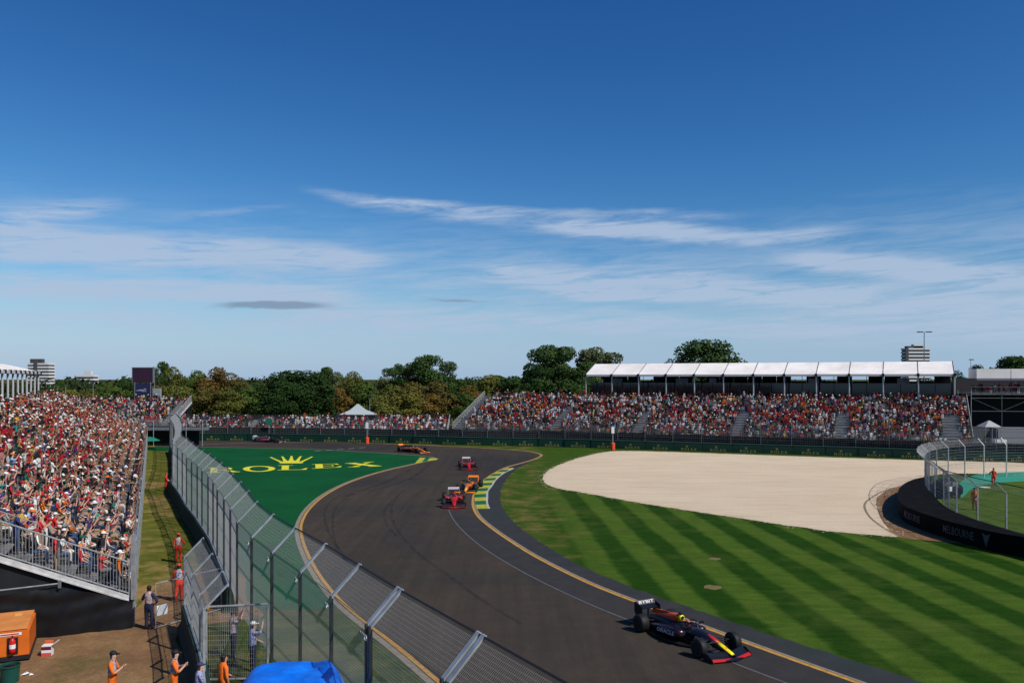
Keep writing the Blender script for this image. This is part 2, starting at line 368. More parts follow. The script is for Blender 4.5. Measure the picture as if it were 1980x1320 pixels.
# ------------------------------------------------------------------ ground sheets
sheet('ground', [(-3000, -300), (3000, -300), (3000, 4500), (-3000, 4500)], 0.0, M_GRASS)
g = lambda *p: [G(a, b) for a, b in p]
def ragged(pts, amp, seed=3):
    r = random.Random(seed); out = []
    for i, (p, n) in enumerate(zip(pts, normals(pts))): out.append(p if i in (0, len(pts)-1) else p+n*r.uniform(-amp, amp))
    return out
left_edge = spline(g((960, 1400), (850, 1319), (790, 1268), (720, 1213), (660, 1163), (620, 1115), (597, 1075), (584, 1040), (583, 1012), (600, 982), (632, 955), (680, 931), (740, 911.5), (800, 897.5), (843, 887.5)), 1.0)
green_top = spline(g((843, 887.5), (835, 883.5), (780, 878.5), (700, 873.5), (600, 868.5), (500, 866), (370, 864), (300, 863)), 2.0)
right_line = spline(g((740, 857.5), (837, 861.5), (901, 864.2), (966, 868), (1015, 872), (1040, 876.5), (1046, 880.5), (1036, 886), (1020, 891.5), (979, 903), (960, 912), (947, 920), (932, 931), (922, 944), (915.5, 959), (915, 980), (926, 1000), (952, 1022), (985, 1045), (1037, 1077), (1135, 1126), (1238, 1167), (1465, 1251), (1655, 1319), (1830, 1382)), 1.0)
far_edge = spline(g((300, 850.5), (450, 851.5), (600, 854), (740, 857.2)), 3.0)
grass_edge = spline(g((1046, 880.5), (1020, 895), (998, 907), (983, 922), (971, 940), (967, 962), (976, 988), (1003, 1018), (1040, 1045), (1110, 1087), (1200, 1127), (1300, 1163), (1450, 1213), (1620, 1267), (1790, 1322), (1960, 1375)), 1.0)
FP = [(1.1, 12), (-1.3, 16.05), (-3.4, 19.6), (-4.85, 22.2), (-6.4, 25), (-8.07, 27.8), (-9.6, 30.5), (-11.2, 33.7), (-12.6, 37), (-14, 40.2), (-15.5, 43.5), (-16.8, 46.5), (-18.15, 49.4), (-19.6, 52.3), (-21, 55.2), (-22.5, 58.1), (-24.0, 61), (-25.9, 65), (-28.1, 69.5), (-30.4, 74), (-32.2, 78.5), (-33.9, 83), (-35.7, 87.5), (-37.5, 92), (-39.4, 96.5), (-41.3, 101), (-43.2, 105.5), (-45.2, 110), (-47.2, 114.5), (-49.2, 119)]
FPV = [Vector((a, b, 0)) for a, b in FP]
# asphalt: everything between the far edge, the kerb side apron and the left edge
thin_px = g((867.5, 986), (876, 1003), (894.5, 1025.5), (926, 1053), (949, 1069), (973, 1084), (1037, 1119.6), (1140, 1168), (1228, 1204), (1424, 1284), (1516, 1319), (1640, 1366))
grass_edge = grass_edge[:1]+ragged(spline(grass_edge[1:], .35), .09)
asph = far_edge + [p for p in right_line[:next(i for i, p in enumerate(right_line) if (p-G(1046, 880.5)).length < 1.2)+1]] + grass_edge[1:] + [Vector((14, 8, 0)), Vector((3, 8, 0))] + left_edge + green_top[1:]
sheet('race_track', asph, .012, M_ASPH)
green = [Vector((p.x, p.y, 0)) for p in left_edge if p.y > 37.2] + green_top[1:] + [Vector((-60, 126, 0)), Vector((-52, 119, 0))] + [v+Vector((-.3, 0, 0)) for v in reversed(FPV) if v.y > 37.5] + [Vector((-12.9, 37.2, 0))]
sheet('painted_runoff', green, .008, M_GREENP)
near_lawn = [Vector((-12.9, 37.2, 0))]+[v for v in reversed(FPV) if v.y < 37.1]+[Vector((3, 8, 0))]+[p for p in left_edge if p.y <= 37.6]
sheet('verge_lawn', near_lawn, .006, grass_mat('verge_grass', (.062, .088, .018), (.028, .052, .010), (.16, .12, .045), .55))
lawn = grass_edge + [Vector((40, 14, 0)), Vector((80, 30, 0)), Vector((80, 108, 0)), G(1780, 886.5), G(1600, 880), G(1400, 873.5), G(1180, 866.8), G(1050, 864), G(900, 861), G(740, 856.5)] + [p for p in right_line[1:] if p.y > G(1040, 877).y and p.y < 150 and p.y > 110][:80]
ra = [p for p in right_line[:next(i for i, p in enumerate(right_line) if (p-G(1046, 880.5)).length < 1.2)+1]]
lawn = ra + grass_edge[1:] + [Vector((40, 14, 0)), Vector((80, 30, 0)), Vector((80, 104, 0)), G(1780, 886.5), G(1600, 880), G(1400, 873.5), G(1180, 866.8), G(1050, 863), G(900, 860.3), G(740, 856)]
sheet('mown_lawn', lawn, .007, M_LAWN)
grav = spline(g((1049, 926), (1056, 913), (1080, 899), (1120, 885), (1180, 872.5), (1240, 872), (1500, 880.5), (1700, 887), (1800, 890), (1990, 896), (1990, 918), (1860, 915), (1795, 920), (1745, 938), (1705, 955), (1695, 975), (1706, 1000), (1740, 1037), (1690, 1034), (1600, 1026), (1400, 997), (1250, 974), (1120, 951), (1072, 942)), .5, True); grav = ragged(grav, .12, 5)
ringl = spline(g((1770, 934), (1720, 945), (1688, 960), (1672, 975), (1680, 997), (1705, 1018), (1738, 1037)), .5)
strip(ringl, -.09, .09, .02).build('rake_line', mat('raked_dark_gravel', (.25, .19, .12), .95, 0, 5, .5), kind='structure')  # darker ring line in the raked gravel
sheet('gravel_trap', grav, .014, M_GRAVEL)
lg = MB(); rs = random.Random(12); gn = normals(grav)
for i in range(0, len(grav)-1):
    for _ in range(5):
        q = grav[i].lerp(grav[i+1], rs.random())+gn[i]*rs.choice((-1, 1))*abs(rs.gauss(0, .38)); r_ = rs.uniform(.03, .11); a_ = rs.uniform(0, 3)
        lg.quadv([(q.x+math.cos(a_+j*1.257)*r_*rs.uniform(.6, 1.2), q.y+math.sin(a_+j*1.257)*r_*rs.uniform(.6, 1.2), .021+.012*(j % 2)) for j in range(5)])
lg.build('loose_gravel', M_GRAVEL, kind='stuff')
bare = spline(g((1697, 962), (1725, 944), (1790, 930), (1830, 950), (1850, 1000), (1870, 1050), (1800, 1045), (1741, 1039), (1712, 1014), (1698, 988)), 1.0, True)
sheet('bare_earth', bare, .017, mat('bare_soil', (.26, .125, .05), .95, 0, 1.6, .4, (.12, .075, .035), .6))
kerbside = [Vector((p.x, p.y, 0)) for p in right_line[next(i for i, p in enumerate(right_line) if (p-G(1046, 880.5)).length < 1.2)+1:]]
ap = kerbside + [p for p in reversed(grass_edge[1:])]
sheet('track_apron', ap, .016, M_APRON)
ksl = [p for p in right_line if p.y < G(926, 1000).y]; tl = spline(thin_px, 1.0)
sheet('track_lane', ksl+[p for p in reversed(tl)], .0165, M_LANE)
strip(right_line, -.10, .10, .022).build('yellow_line', M_YEL, kind='structure')
strip(right_line, -.27, -.13, .022).build('pale_line', M_PALE, kind='structure')
strip(left_edge, -.10, .10, .022).build('yellow_line', M_YEL, kind='structure')
strip(left_edge, -.42, -.15, .022).build('pale_line', M_PALE, kind='structure')
strip(green_top, -.1, .15, .022).build('pale_line', M_PALE, kind='structure')
strip(far_edge, -.2, .1, .022).build('pale_line', M_PALE, kind='structure')
thin = spline(g((867.5, 986), (876, 1003), (894.5, 1025.5), (926, 1053), (949, 1069), (973, 1084), (1037, 1119.6), (1140, 1168), (1228, 1204), (1424, 1284), (1516, 1319), (1640, 1366)), 1.0)
strip(thin, -.05, .05, .023).build('thin_line', M_THIN, kind='structure')
for a, b in ((608, 872), (630, 870.6), (652, 869), (674, 867.6), (694, 866)):
    strip([G(a, b), G(a+12, b-.9)], -.12, .12, .023).build('dash_line', M_WHI, kind='structure')
strip(spline(g((372, 861), (420, 858), (500, 855.5), (600, 855.2)), 2), -.1, .1, .023).build('white_line', M_WHI, kind='structure')
def rubber(soft):
    m = bpy.data.materials.new('rubber_mark'); m.use_nodes = True; nt = m.node_tree; p = nt.nodes['Principled BSDF']; p.inputs['Base Color'].default_value = (.016, .016, .017, 1); p.inputs['Roughness'].default_value = .7
    tc = nt.nodes.new('ShaderNodeTexCoord'); n = nt.nodes.new('ShaderNodeTexNoise'); n.inputs['Scale'].default_value = .8; n.inputs['Detail'].default_value = 6; nt.links.new(tc.outputs['Object'], n.inputs['Vector'])
    mr = nt.nodes.new('ShaderNodeMapRange'); mr.inputs[1].default_value = .3; mr.inputs[2].default_value = .75; mr.inputs[4].default_value = soft; nt.links.new(n.outputs[0], mr.inputs[0]); nt.links.new(mr.outputs[0], p.inputs['Alpha']); return m
RM = rubber(.42)
z2 = lambda *p: [G(540+a/4.4, 880+b/4.4) for a, b in p]
for pl, w in ((z2((650, 300), (480, 360), (390, 470), (400, 600), (460, 730), (550, 880), (640, 1000)), .10), (z2((600, 340), (480, 450), (455, 600), (480, 740), (580, 900)), .08), (z2((1070, 285), (975, 390), (955, 510), (985, 600), (1070, 720), (1200, 850), (1430, 1015), (1700, 1215), (2050, 1430)), .12), (z2((1120, 120), (900, 230), (700, 300), (560, 350)), .25), (z2((960, 380), (895, 480), (915, 590), (1000, 690)), .09), (z2((1300, 60), (1150, 180), (950, 260), (760, 300)), .22), (g((1200, 900), (1020, 905), (880, 925), (800, 960), (760, 1010)), .05)):
    strip(spline(pl, 1.0), -w, w, .019).build('skid_mark', RM, kind='structure')
# access path between the left stand and the fence, and the dirt yard
S0 = Vector((-16.2, 35, 0)); SU = Vector((-.3985, .9172, 0)); SN = Vector((-.9172, -.3985, 0))   # left stand: corner, along the front, up the rows
path_poly = [S0+SN*1+SU*3, S0+SN*1+SU*118] + [v+Vector((-.3, 0, 0)) for v in reversed(FPV) if v.y > 36]
sheet('grass_path', path_poly, .005, M_PATHG)
yard = spline([Vector(p) for p in ((-10.9, 36.5, 0), (-12.5, 39, 0), (-14.6, 44.5, 0), (-17.5, 46, 0), (-17.8, 41.5, 0), (-17.4, 36, 0), (-24, 34, 0), (-34, 28, 0), (-30, 10, 0), (-8, 8, 0), (-8.2, 20, 0), (-10.4, 27, 0), (-12.6, 31.6, 0), (-13.9, 34.4, 0), (-12.3, 35.6, 0))], 1.2, True)
sheet('dirt_yard', yard, .009, M_DIRT)
for c, rr, mm in ((G(1378, 1135), .45, 'dry_patch'), (G(1382, 1080), .35, 'dry_patch')):
    b = MB(); b.quadv([(c.x+math.cos(t*PI/8)*rr*(1+.15*math.sin(t*2.3)), c.y+math.sin(t*PI/8)*rr*(1+.2*math.sin(t*1.7)), .012) for t in range(16)]); b.build(mm, mat('dry_patch', (.16, .12, .045), .95, 0, 4), kind='structure')
# kerb, alternating raised blocks
ki = spline(g((922.5, 983.5), (918, 969), (918.5, 949.5), (929, 935), (937, 927), (948, 920), (962, 912), (980, 905)), .3)
ko = spline(g((943.5, 983.5), (939.5, 972), (940, 962), (941, 949.5), (948.5, 940), (957, 927.5), (973, 914.5), (992, 905.5)), .3)
kerb = empty('track_kerb', G(940, 950), 0, 'yellow and green striped kerb on the inside of the bend, beside the racing cars', 'kerb')
K = 15
def at_frac(pl, t):
    i = t*(len(pl)-1); a = int(i); return pl[min(a, len(pl)-1)].lerp(pl[min(a+1, len(pl)-1)], i-a)
for k in range(K):
    b = MB(); a0, a1 = at_frac(ki, k/K), at_frac(ki, (k+.985)/K); b0, b1 = at_frac(ko, k/K), at_frac(ko, (k+.985)/K)
    b.hexa([(p.x-kerb.location.x, p.y-kerb.location.y, z) for z, (h0, h1, h2, h3) in ((.0, (a0, b0, b1, a1)),) for p in (h0, h1, h2, h3)]+[(p.x-kerb.location.x, p.y-kerb.location.y, z) for p, z in ((a0, .04), (b0, .09), (b1, .09), (a1, .04))])
    b.build('kerb_block', M_KY if k % 2 == 0 else M_KG, kerb)
b = strip(ko, .0, .18, .030); b.build('kerb_edge', M_WHI, kerb).location = -kerb.location
tip = MB(); tp = [G(*p) for p in ((803, 893), (815, 886), (836, 884), (846, 887.3), (836, 889.5), (812, 895.5))]
kt = empty('apex_kerb', G(830, 888), 0, 'yellow kerb at the pointed tip of the green painted runoff', 'kerb')
for i, (u0, u1) in enumerate(((0, .3), (.3, .55), (.55, .8), (.8, 1))):
    A = G(803, 895.5).lerp(G(845, 888.3), u0)-kt.location; B = G(803, 895.5).lerp(G(845, 888.3), u1)-kt.location; C = G(812, 885).lerp(G(847, 886.8), u1)-kt.location; D = G(812, 885).lerp(G(847, 886.8), u0)-kt.location
    MB().hexa([(p.x, p.y, 0) for p in (A, B, C, D)]+[(p.x, p.y, .06) for p in (A, B, C, D)]).build('kerb_block', M_KY if i != 1 else M_KG, kt)
# ------------------------------------------------------------------ ROLEX letters as outlines in a unit box
def glyphs():
    def ring(cx, cy, rx, ry, ix, iy, n=28):
        o = [(cx+math.cos(2*PI*i/n)*rx, cy+math.sin(2*PI*i/n)*ry) for i in range(n)]; q = [(cx+math.cos(2*PI*i/n)*ix, cy+math.sin(2*PI*i/n)*iy) for i in range(n)]
        return [[o[i], o[(i+1) % n], q[(i+1) % n], q[i]] for i in range(n)]
    R = [[(0, 0), (.42, 0), (.42, .07), (0, .07)], [(0, .93), (.45, .93), (.45, 1), (0, 1)], [(.1, .07), (.32, .07), (.32, .93), (.1, .93)],
         [(.32, .46), (.46, .46), (.6, .5), (.6, .56), (.45, .53), (.32, .53)]]
    n = 12
    for i in range(n):
        t0 = -PI/2+PI*i/n; t1 = -PI/2+PI*(i+1)/n
        R.append([(.48+math.cos(t0)*.34, .735+math.sin(t0)*.265), (.48+math.cos(t1)*.34, .735+math.sin(t1)*.265), (.46+math.cos(t1)*.15, .735+math.sin(t1)*.2), (.46+math.cos(t0)*.15, .735+math.sin(t0)*.2)])
    R.append([(.45, .5), (.66, .5), (.92, .08), (1, .07), (1, 0), (.74, 0)])
    O = ring(.5, .5, .5, .52, .30, .42)
    Lt = [[(0, 0), (.95, 0), (.95, .06), (0, .06)], [(0, .94), (.5, .94), (.5, 1), (0, 1)], [(.13, .06), (.37, .06), (.37, .94), (.13, .94)], [(.78, .06), (.95, .06), (1, .38), (.9, .3)]]
    E = [[(0, 0), (.95, 0), (.95, .06), (0, .06)], [(0, .94), (.9, .94), (.9, 1), (0, 1)], [(.12, .06), (.37, .06), (.37, .94), (.12, .94)], [(.37, .47), (.68, .47), (.68, .54), (.37, .54)], [(.68, .36), (.73, .34), (.73, .66), (.68, .64)], [(.78, .06), (.95, .06), (1, .34), (.9, .26)], [(.76, .94), (.9, .94), (.95, .68), (.86, .76)]]
    X = [[(0, 1), (.4, 1), (.4, .94), (.34, .93), (.98, .06), (1, 0), (.6, 0), (.6, .06), (.68, .07), (.06, .94), (0, .94)], [(.62, 1), (.98, 1), (.98, .95), (.88, .93), (.53, .53), (.47, .57), (.74, .92), (.62, .94)], [(0, 0), (.36, 0), (.36, .06), (.26, .08), (.5, .40), (.44, .46), (.1, .07), (0, .06)]]
    crown = [[(.25, .02), (.75, .02), (.80, .12), (.75, .24), (.25, .24), (.20, .12)], [(.21, .22), (.30, .22), (.04, .86), (.0, .84)], [(.31, .22), (.42, .22), (.31, .93), (.27, .92)], [(.43, .22), (.57, .22), (.52, .98), (.48, .98)], [(.58, .22), (.69, .22), (.73, .92), (.69, .93)], [(.70, .22), (.79, .22), (1.0, .84), (.96, .86)], [(.3, .24), (.7, .24), (.62, .38), (.38, .38)]]
    for cx, cy in ((.015, .88), (.28, .96), (.5, 1.01), (.72, .96), (.985, .88)): crown.append([(cx+math.cos(PI/3*i)*.035, cy+math.sin(PI/3*i)*.05) for i in range(6)])
    return dict(R=R, O=O, L=Lt, E=E, X=X, crown=crown)
GL = glyphs()
logo = empty('runoff_logo', G(570, 905), 0, 'big yellow crown and word ROLEX painted on the green runoff', 'painted logo')
def ground_glyph(name, polys, bl, br, tr, tl, z):
    b = MB(); a, c, d, e = G(*bl), G(*br), G(*tr), G(*tl)
    for i, poly in enumerate(polys):
        pts = []
        for u, v in poly:
            p = (a*(1-u)+c*u)*(1-v)+(e*(1-u)+d*u)*v; pts.append((p.x-logo.location.x, p.y-logo.location.y, z+.0006*(i % 5)))
        b.quadv(pts)
    b.build(name, M_LOGO, logo)
ground_glyph('letter', GL['R'], (399.8, 914.1), (464.4, 912.1), (458, 902.6), (402, 904), .016)
ground_glyph('letter', GL['O'], (469.5, 911.9), (532.5, 911), (532.5, 900.6), (469.5, 901), .016)
ground_glyph('letter', GL['L'], (536.6, 908.7), (595, 907.7), (595, 899), (537.6, 899.6), .016)
ground_glyph('letter', GL['E'], (603, 905.9), (662.4, 902.8), (657.8, 896), (603, 897.2), .016)
ground_glyph('letter', GL['X'], (673, 903), (738.6, 900.8), (723.4, 892.5), (666.9, 895.4), .016)
ground_glyph('crown_emblem', GL['crown'], (523, 896), (603, 895.6), (604, 881.6), (523, 882.6), .016)
# ------------------------------------------------------------------ shared materials
GALV = mat('galvanised_steel', (.40, .42, .42), .45, .35, 3, .3); GALVD = mat('weathered_steel', (.20, .21, .215), .55, .3, 3, .3)
WIRE = mat('fence_wire', (.30, .31, .31), .5, .2); CABLE = mat('black_cable', (.02, .02, .022), .6)
CONC = mat('barrier_green_cover', (.012, .035, .027), .8, 0, 2, .3); CONCG = mat('barrier_concrete', (.30, .30, .29), .85, 0, 3, .3)
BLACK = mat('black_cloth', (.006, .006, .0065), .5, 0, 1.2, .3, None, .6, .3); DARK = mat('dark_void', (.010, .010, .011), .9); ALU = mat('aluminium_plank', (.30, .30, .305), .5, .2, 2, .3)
WHITEV = mat('white_vinyl', (.86, .81, .75), .6, 0, .35, .16, spec=.2); STEELP = mat('pale_steel_beam', (.58, .57, .55), .5, .1, 3, .25)
BGREEN = mat('board_green', (.003, .036, .021), .6, 0, .6, .3); GOLD = mat('board_gold', (.30, .27, .08), .6); BBLACK = mat('mesh_banner', (.012, .014, .016), .9, 0, 1.5, .4)
# ------------------------------------------------------------------ wire fences
def wires(b, A0, A1, B0, B1, pv, ph, r):
    "wire grid over the quad A0-A1 (bottom) B0-B1 (top)"
    L = (A1-A0).length; H = (B0-A0).length; nv = max(1, round(L/pv)); nh = max(1, round(H/ph))
    for i in range(nv+1):
        t = i/nv; b.tube(A0.lerp(A1, t), B0.lerp(B1, t), r, r, 3, False)
    for i in range(nh+1):
        t = i/nh; b.tube(A0.lerp(B0, t), A1.lerp(B1, t), r, r, 3, False)
def debris_fence(name, P, side, zb, zt, arm, label, cat, pv=.06, ph=.08, r=.0035, pr=.05, double=(), post_mat=None, near=0, topcable=True, foot=0.0, group=None, far_from=1e9):
    "P: post feet; side: +1 leans to the right of travel"
    root = empty(name, (P[0].x, P[0].y, 0), 0, label, cat, group); o = root.location; nn = normals(P); pm = post_mat or GALV
    Q = [p-o for p in P]
    for i, p in enumerate(Q):
        n = nn[i]*side; t = Vector((-n.y, n.x, 0))
        for dd in ((-.11, .11) if i in double else (0,)):
            q = p+t*dd; b = MB(); b.box((q.x, q.y, (foot+zt)/2), (pr*1.6, pr*2, zt-foot), math.atan2(n.y, n.x)); post = b.build('post', pm, root)
            a = MB(); e = q+n*arm; d1 = Vector((q.x, q.y, zt-.03)); d2 = Vector((e.x, e.y, zt+arm*.95)); w = t*pr*1.35; h = Vector((0, 0, pr*.7))
            a.hexa([d1-w-h, d1+w-h, d1+w+h, d1-w+h, d2-w-h, d2+w-h, d2+w+h, d2-w+h]); a.box(tuple(d2+n*.02), (.05, pr*3.2, .07), math.atan2(n.y, n.x)); a.build('overhang_arm', GALV, post)
            if i < near:
                c = MB()
                for k in range(2):
                    cc = Vector((q.x, q.y, zt-.25))+n*(-.12)+t*(.13*(k-.5)+.05)
                    ring = [cc+Vector((0, 0, math.sin(PI/4*j)*.07))+t*math.cos(PI/4*j)*.07 for j in range(9)]; c.path(ring, .012, 4)
                c.build('cable_clamp', GALV, post, kind='stuff')
    for i in range(len(Q)-1):
        b = MB(); a0, a1 = Q[i], Q[i+1]; s = nn[i]*side; s1 = nn[i+1]*side; k = 1 if P[i].y < 48 else (1.7 if P[i].y < far_from else 3)
        rr = r*(1 if k == 1 else (1.35 if k < 2 else 2.0)); up = Vector((0, 0, 1)); off = .05
        wires(b, a0+up*zb+s*off, a1+up*zb+s1*off, a0+up*zt+s*off, a1+up*zt+s1*off, pv*k, ph*k, rr)
        wires(b, a0+up*zt+s*off, a1+up*zt+s1*off, a0+up*(zt+arm*.93)+s*arm, a1+up*(zt+arm*.93)+s1*arm, pv*k, ph*k*1.3, rr)
        b.build('wire_panel', WIRE, root, kind='stuff')
    up = Vector((0, 0, 1)); MB().loft([[q+nn[i]*side*arm+up*(zt+arm*.95)+Vector((0, 0, 1))*math.sin(t)*.028+nn[i]*math.cos(t)*.028 for t in (0, 1.57, 3.14, 4.71)] for i, q in enumerate(Q)]).build('top_cable', CABLE, root)
    for z in (zt, (zb+zt)/2, zb+.5): MB().loft([[q+nn[i]*side*.07+up*z+up*math.sin(t)*.012+nn[i]*math.cos(t)*.012 for t in (0, 2.1, 4.2)] for i, q in enumerate(Q)]).build('support_cable', CABLE, root)
    return root
# main trackside fence, posts on concrete blocks
main = debris_fence('debris_fence', FPV, 1, 1.1, 4.65, .78, 'long curving wire debris fence with leaning steel arms in the left foreground', 'fence', double=(1, 2), near=7, foot=0.0, far_from=75, r=.0029, post_mat=mat('shaded_post_steel', (.065, .068, .07), .5, .3, 3, .3))  # post steel darker than the arms: their shade is put into the colour
barrier = empty('concrete_barrier', (FP[10][0], FP[10][1], 0), 0, 'dark green covered concrete wall under the long debris fence beside the grass path', 'barrier')
def block(root, a, b_, h=1.08, th=.42, m=CONC, cap=None, gap=.02, name='barrier_block', off=0):
    d = (b_-a).normalized(); n = Vector((d.y, -d.x, 0)); a = a+d*gap-root.location+n*off; b_ = b_-d*gap-root.location+n*off
    w0, w1 = n*(th/2+.09), n*(th/2-.06); z = Vector((0, 0, h)); m1 = Vector((0, 0, .3))
    q = MB(); q.loft([[a-w0, a+w0, a+w0+m1*.5, a+w1+m1*1.4, a+w1+z, a-w1+z, a-w1+m1*1.4, a-w0+m1*.5], [b_-w0, b_+w0, b_+w0+m1*.5, b_+w1+m1*1.4, b_+w1+z, b_-w1+z, b_-w1+m1*1.4, b_-w0+m1*.5]])
    o = q.build(name, m, root)
    if cap: MB().tube(a-w1*.2+z*1.03, b_-w1*.2+z*1.03, .045, .045, 6).build('cap_rail', cap, root)
    return o
def along(P, a, b_, step):
    pts = [p for p in P if a <= p.y <= b_]; s = arc_sample(spline(pts, .5), step); return [p for p, d in s]
bl = along(FPV, 36.4, 120, 3.0)
for i in range(len(bl)-1): block(barrier, bl[i], bl[i+1], cap=GALV)
bl = along(FPV, 11, 28, 2.9)
nearb = empty('concrete_barrier', (FP[3][0], FP[3][1], 0), 0, 'near run of dark green covered concrete wall below the doubled fence posts', 'barrier')
for i in range(len(bl)-1): block(nearb, bl[i], bl[i+1], cap=GALV)
# overlapping run that screens the marshal opening
SP = [Vector(p) for p in ((-9.9, 26.6, 0), (-10.7, 28.4, 0), (-12.1, 31.3, 0), (-13.6, 34.4, 0))]
sec = debris_fence('debris_fence', SP, 1, 1.1, 3.1, .7, 'short wire fence run screening the marshals opening behind the long fence', 'fence', double=(), near=0, r=.0028)
secb = empty('concrete_barrier', (SP[1].x, SP[1].y, 0), 0, 'short dark green covered wall screening the opening, beside the dirt yard', 'barrier')
SPB = [Vector((-8.9, 24.2, 0))]+SP
for i in range(len(SPB)-1): block(secb, SPB[i], SPB[i+1], cap=GALV)
gate = empty('mesh_gate', (-9.35, 28.2, 0), math.radians(4), 'welded mesh gate closing the marshals opening between the two fence runs', 'gate')
b = MB()
for p, q in (((-1.05, 0, .25), (-1.05, 0, 2.75)), ((1.0, 0, .25), (1.0, 0, 2.75)), ((-1.05, 0, .25), (1.0, 0, .25)), ((-1.05, 0, 2.72), (1.0, 0, 2.78))): b.tube(p, q, .035, .035, 6)
b.build('gate_frame', GALV, gate); b = MB(); wires(b, Vector((-1.0, 0, .3)), Vector((.95, 0, .3)), Vector((-1.0, 0, 2.7)), Vector((.95, 0, 2.7)), .07, .16, .006); b.build('wire_mesh', GALV, gate, kind='stuff')
MB().box((-1.02, -.06, 2.72), (.14, .05, .12)).build('yellow_tag', mat('yellow_plastic', (.7, .35, .02), .5), gate)
# ------------------------------------------------------------------ trackside boards and fence in front of the far stands
bp = [G(a, b_) for a, b_ in ((250, 851), (450, 852), (600, 854), (740, 856), (900, 860.3), (1050, 863.2), (1180, 866.9), (1400, 873.8), (1600, 880.4), (1780, 887), (1980, 894.5), (2100, 899))]
bsp = spline(bp, .5); brd = arc_sample(bsp, 4.1)
board = empty('advertising_boards', (brd[20][0].x, brd[20][0].y, 0), 0, 'low dark green trackside boards with gold ROLEX lettering in front of the far stands', 'boards')
rolex = (lambda: (lambda out: out)([(k, GL[k]) for k in 'ROLEX']))()
def rolex_mesh():
    me = MB(); x = 0
    for k, w in (('R', .62), ('O', .62), ('L', .54), ('E', .54), ('X', .6)):
        for i, poly in enumerate(GL[k]): me.quadv([((x+u*w-1.75), -.0006*(i % 5), v*.5) for u, v in poly])
        x += w+.16
    return me.mesh('lettering', GOLD)
def crown_mesh():
    me = MB()
    for i, poly in enumerate(GL['crown']): me.quadv([((u-.5)*.5, -.0006*(i % 5), v*.36) for u, v in poly])
    return me.mesh('crown_emblem', GOLD)
RM1, CM1 = rolex_mesh(), crown_mesh()
pm = MB().box((0, 0, .62), (4.04, .35, 1.16)).mesh('board_panel', BGREEN); pc = MB().box((0, .0, 1.23), (4.1, .42, .05)).mesh('board_cap', mat('board_cap_green', (.01, .07, .05), .6))
for i, (p, d) in enumerate(brd):
    a = math.atan2(d.y, d.x); o = place('board_panel', pm, board, p+d*2.05-board.location, a)
    place('board_cap', pc, o)
    q = place('lettering', RM1, o, (0.08, -.185, .12)); q.scale = (.62, 1, .62); q2 = place('crown_emblem', CM1, o, (-.15, -.185, .56)); q2.scale = (.8, 1, .8)
off = [p+Vector((-n.x, -n.y, 0))*1.1 for p, n in zip(bsp, normals(bsp))]
fpost = [p for p, d in arc_sample(off, 4.1)]
far = debris_fence('debris_fence', fpost, 1, 1.2, 3.7, .5, 'long wire catch fence behind the green boards in front of the far stands', 'fence', pv=.10, ph=.10, r=.0030, pr=.05, post_mat=GALVD, far_from=60)
ban = empty('mesh_banner', (fpost[20].x, fpost[20].y, 0), 0, 'dark cloth banner strip hung low on the catch fence behind the boards', 'banner')
for i in range(len(fpost)-1):
    a, c = fpost[i]-ban.location, fpost[i+1]-ban.location; d = (c-a).normalized(); n = Vector((d.y, -d.x, 0))*(-.12)
    zz = 2.25+random.uniform(-.1, .1); MB().hexa([a+n+d*.03, c+n-d*.03, c+n*1.3-d*.03, a+n*1.3+d*.03]+[v+Vector((0, 0, zz)) for v in (a+n+d*.03, c+n-d*.03, c+n*1.3-d*.03, a+n*1.3+d*.03)]).build('banner_panel', BBLACK, ban)
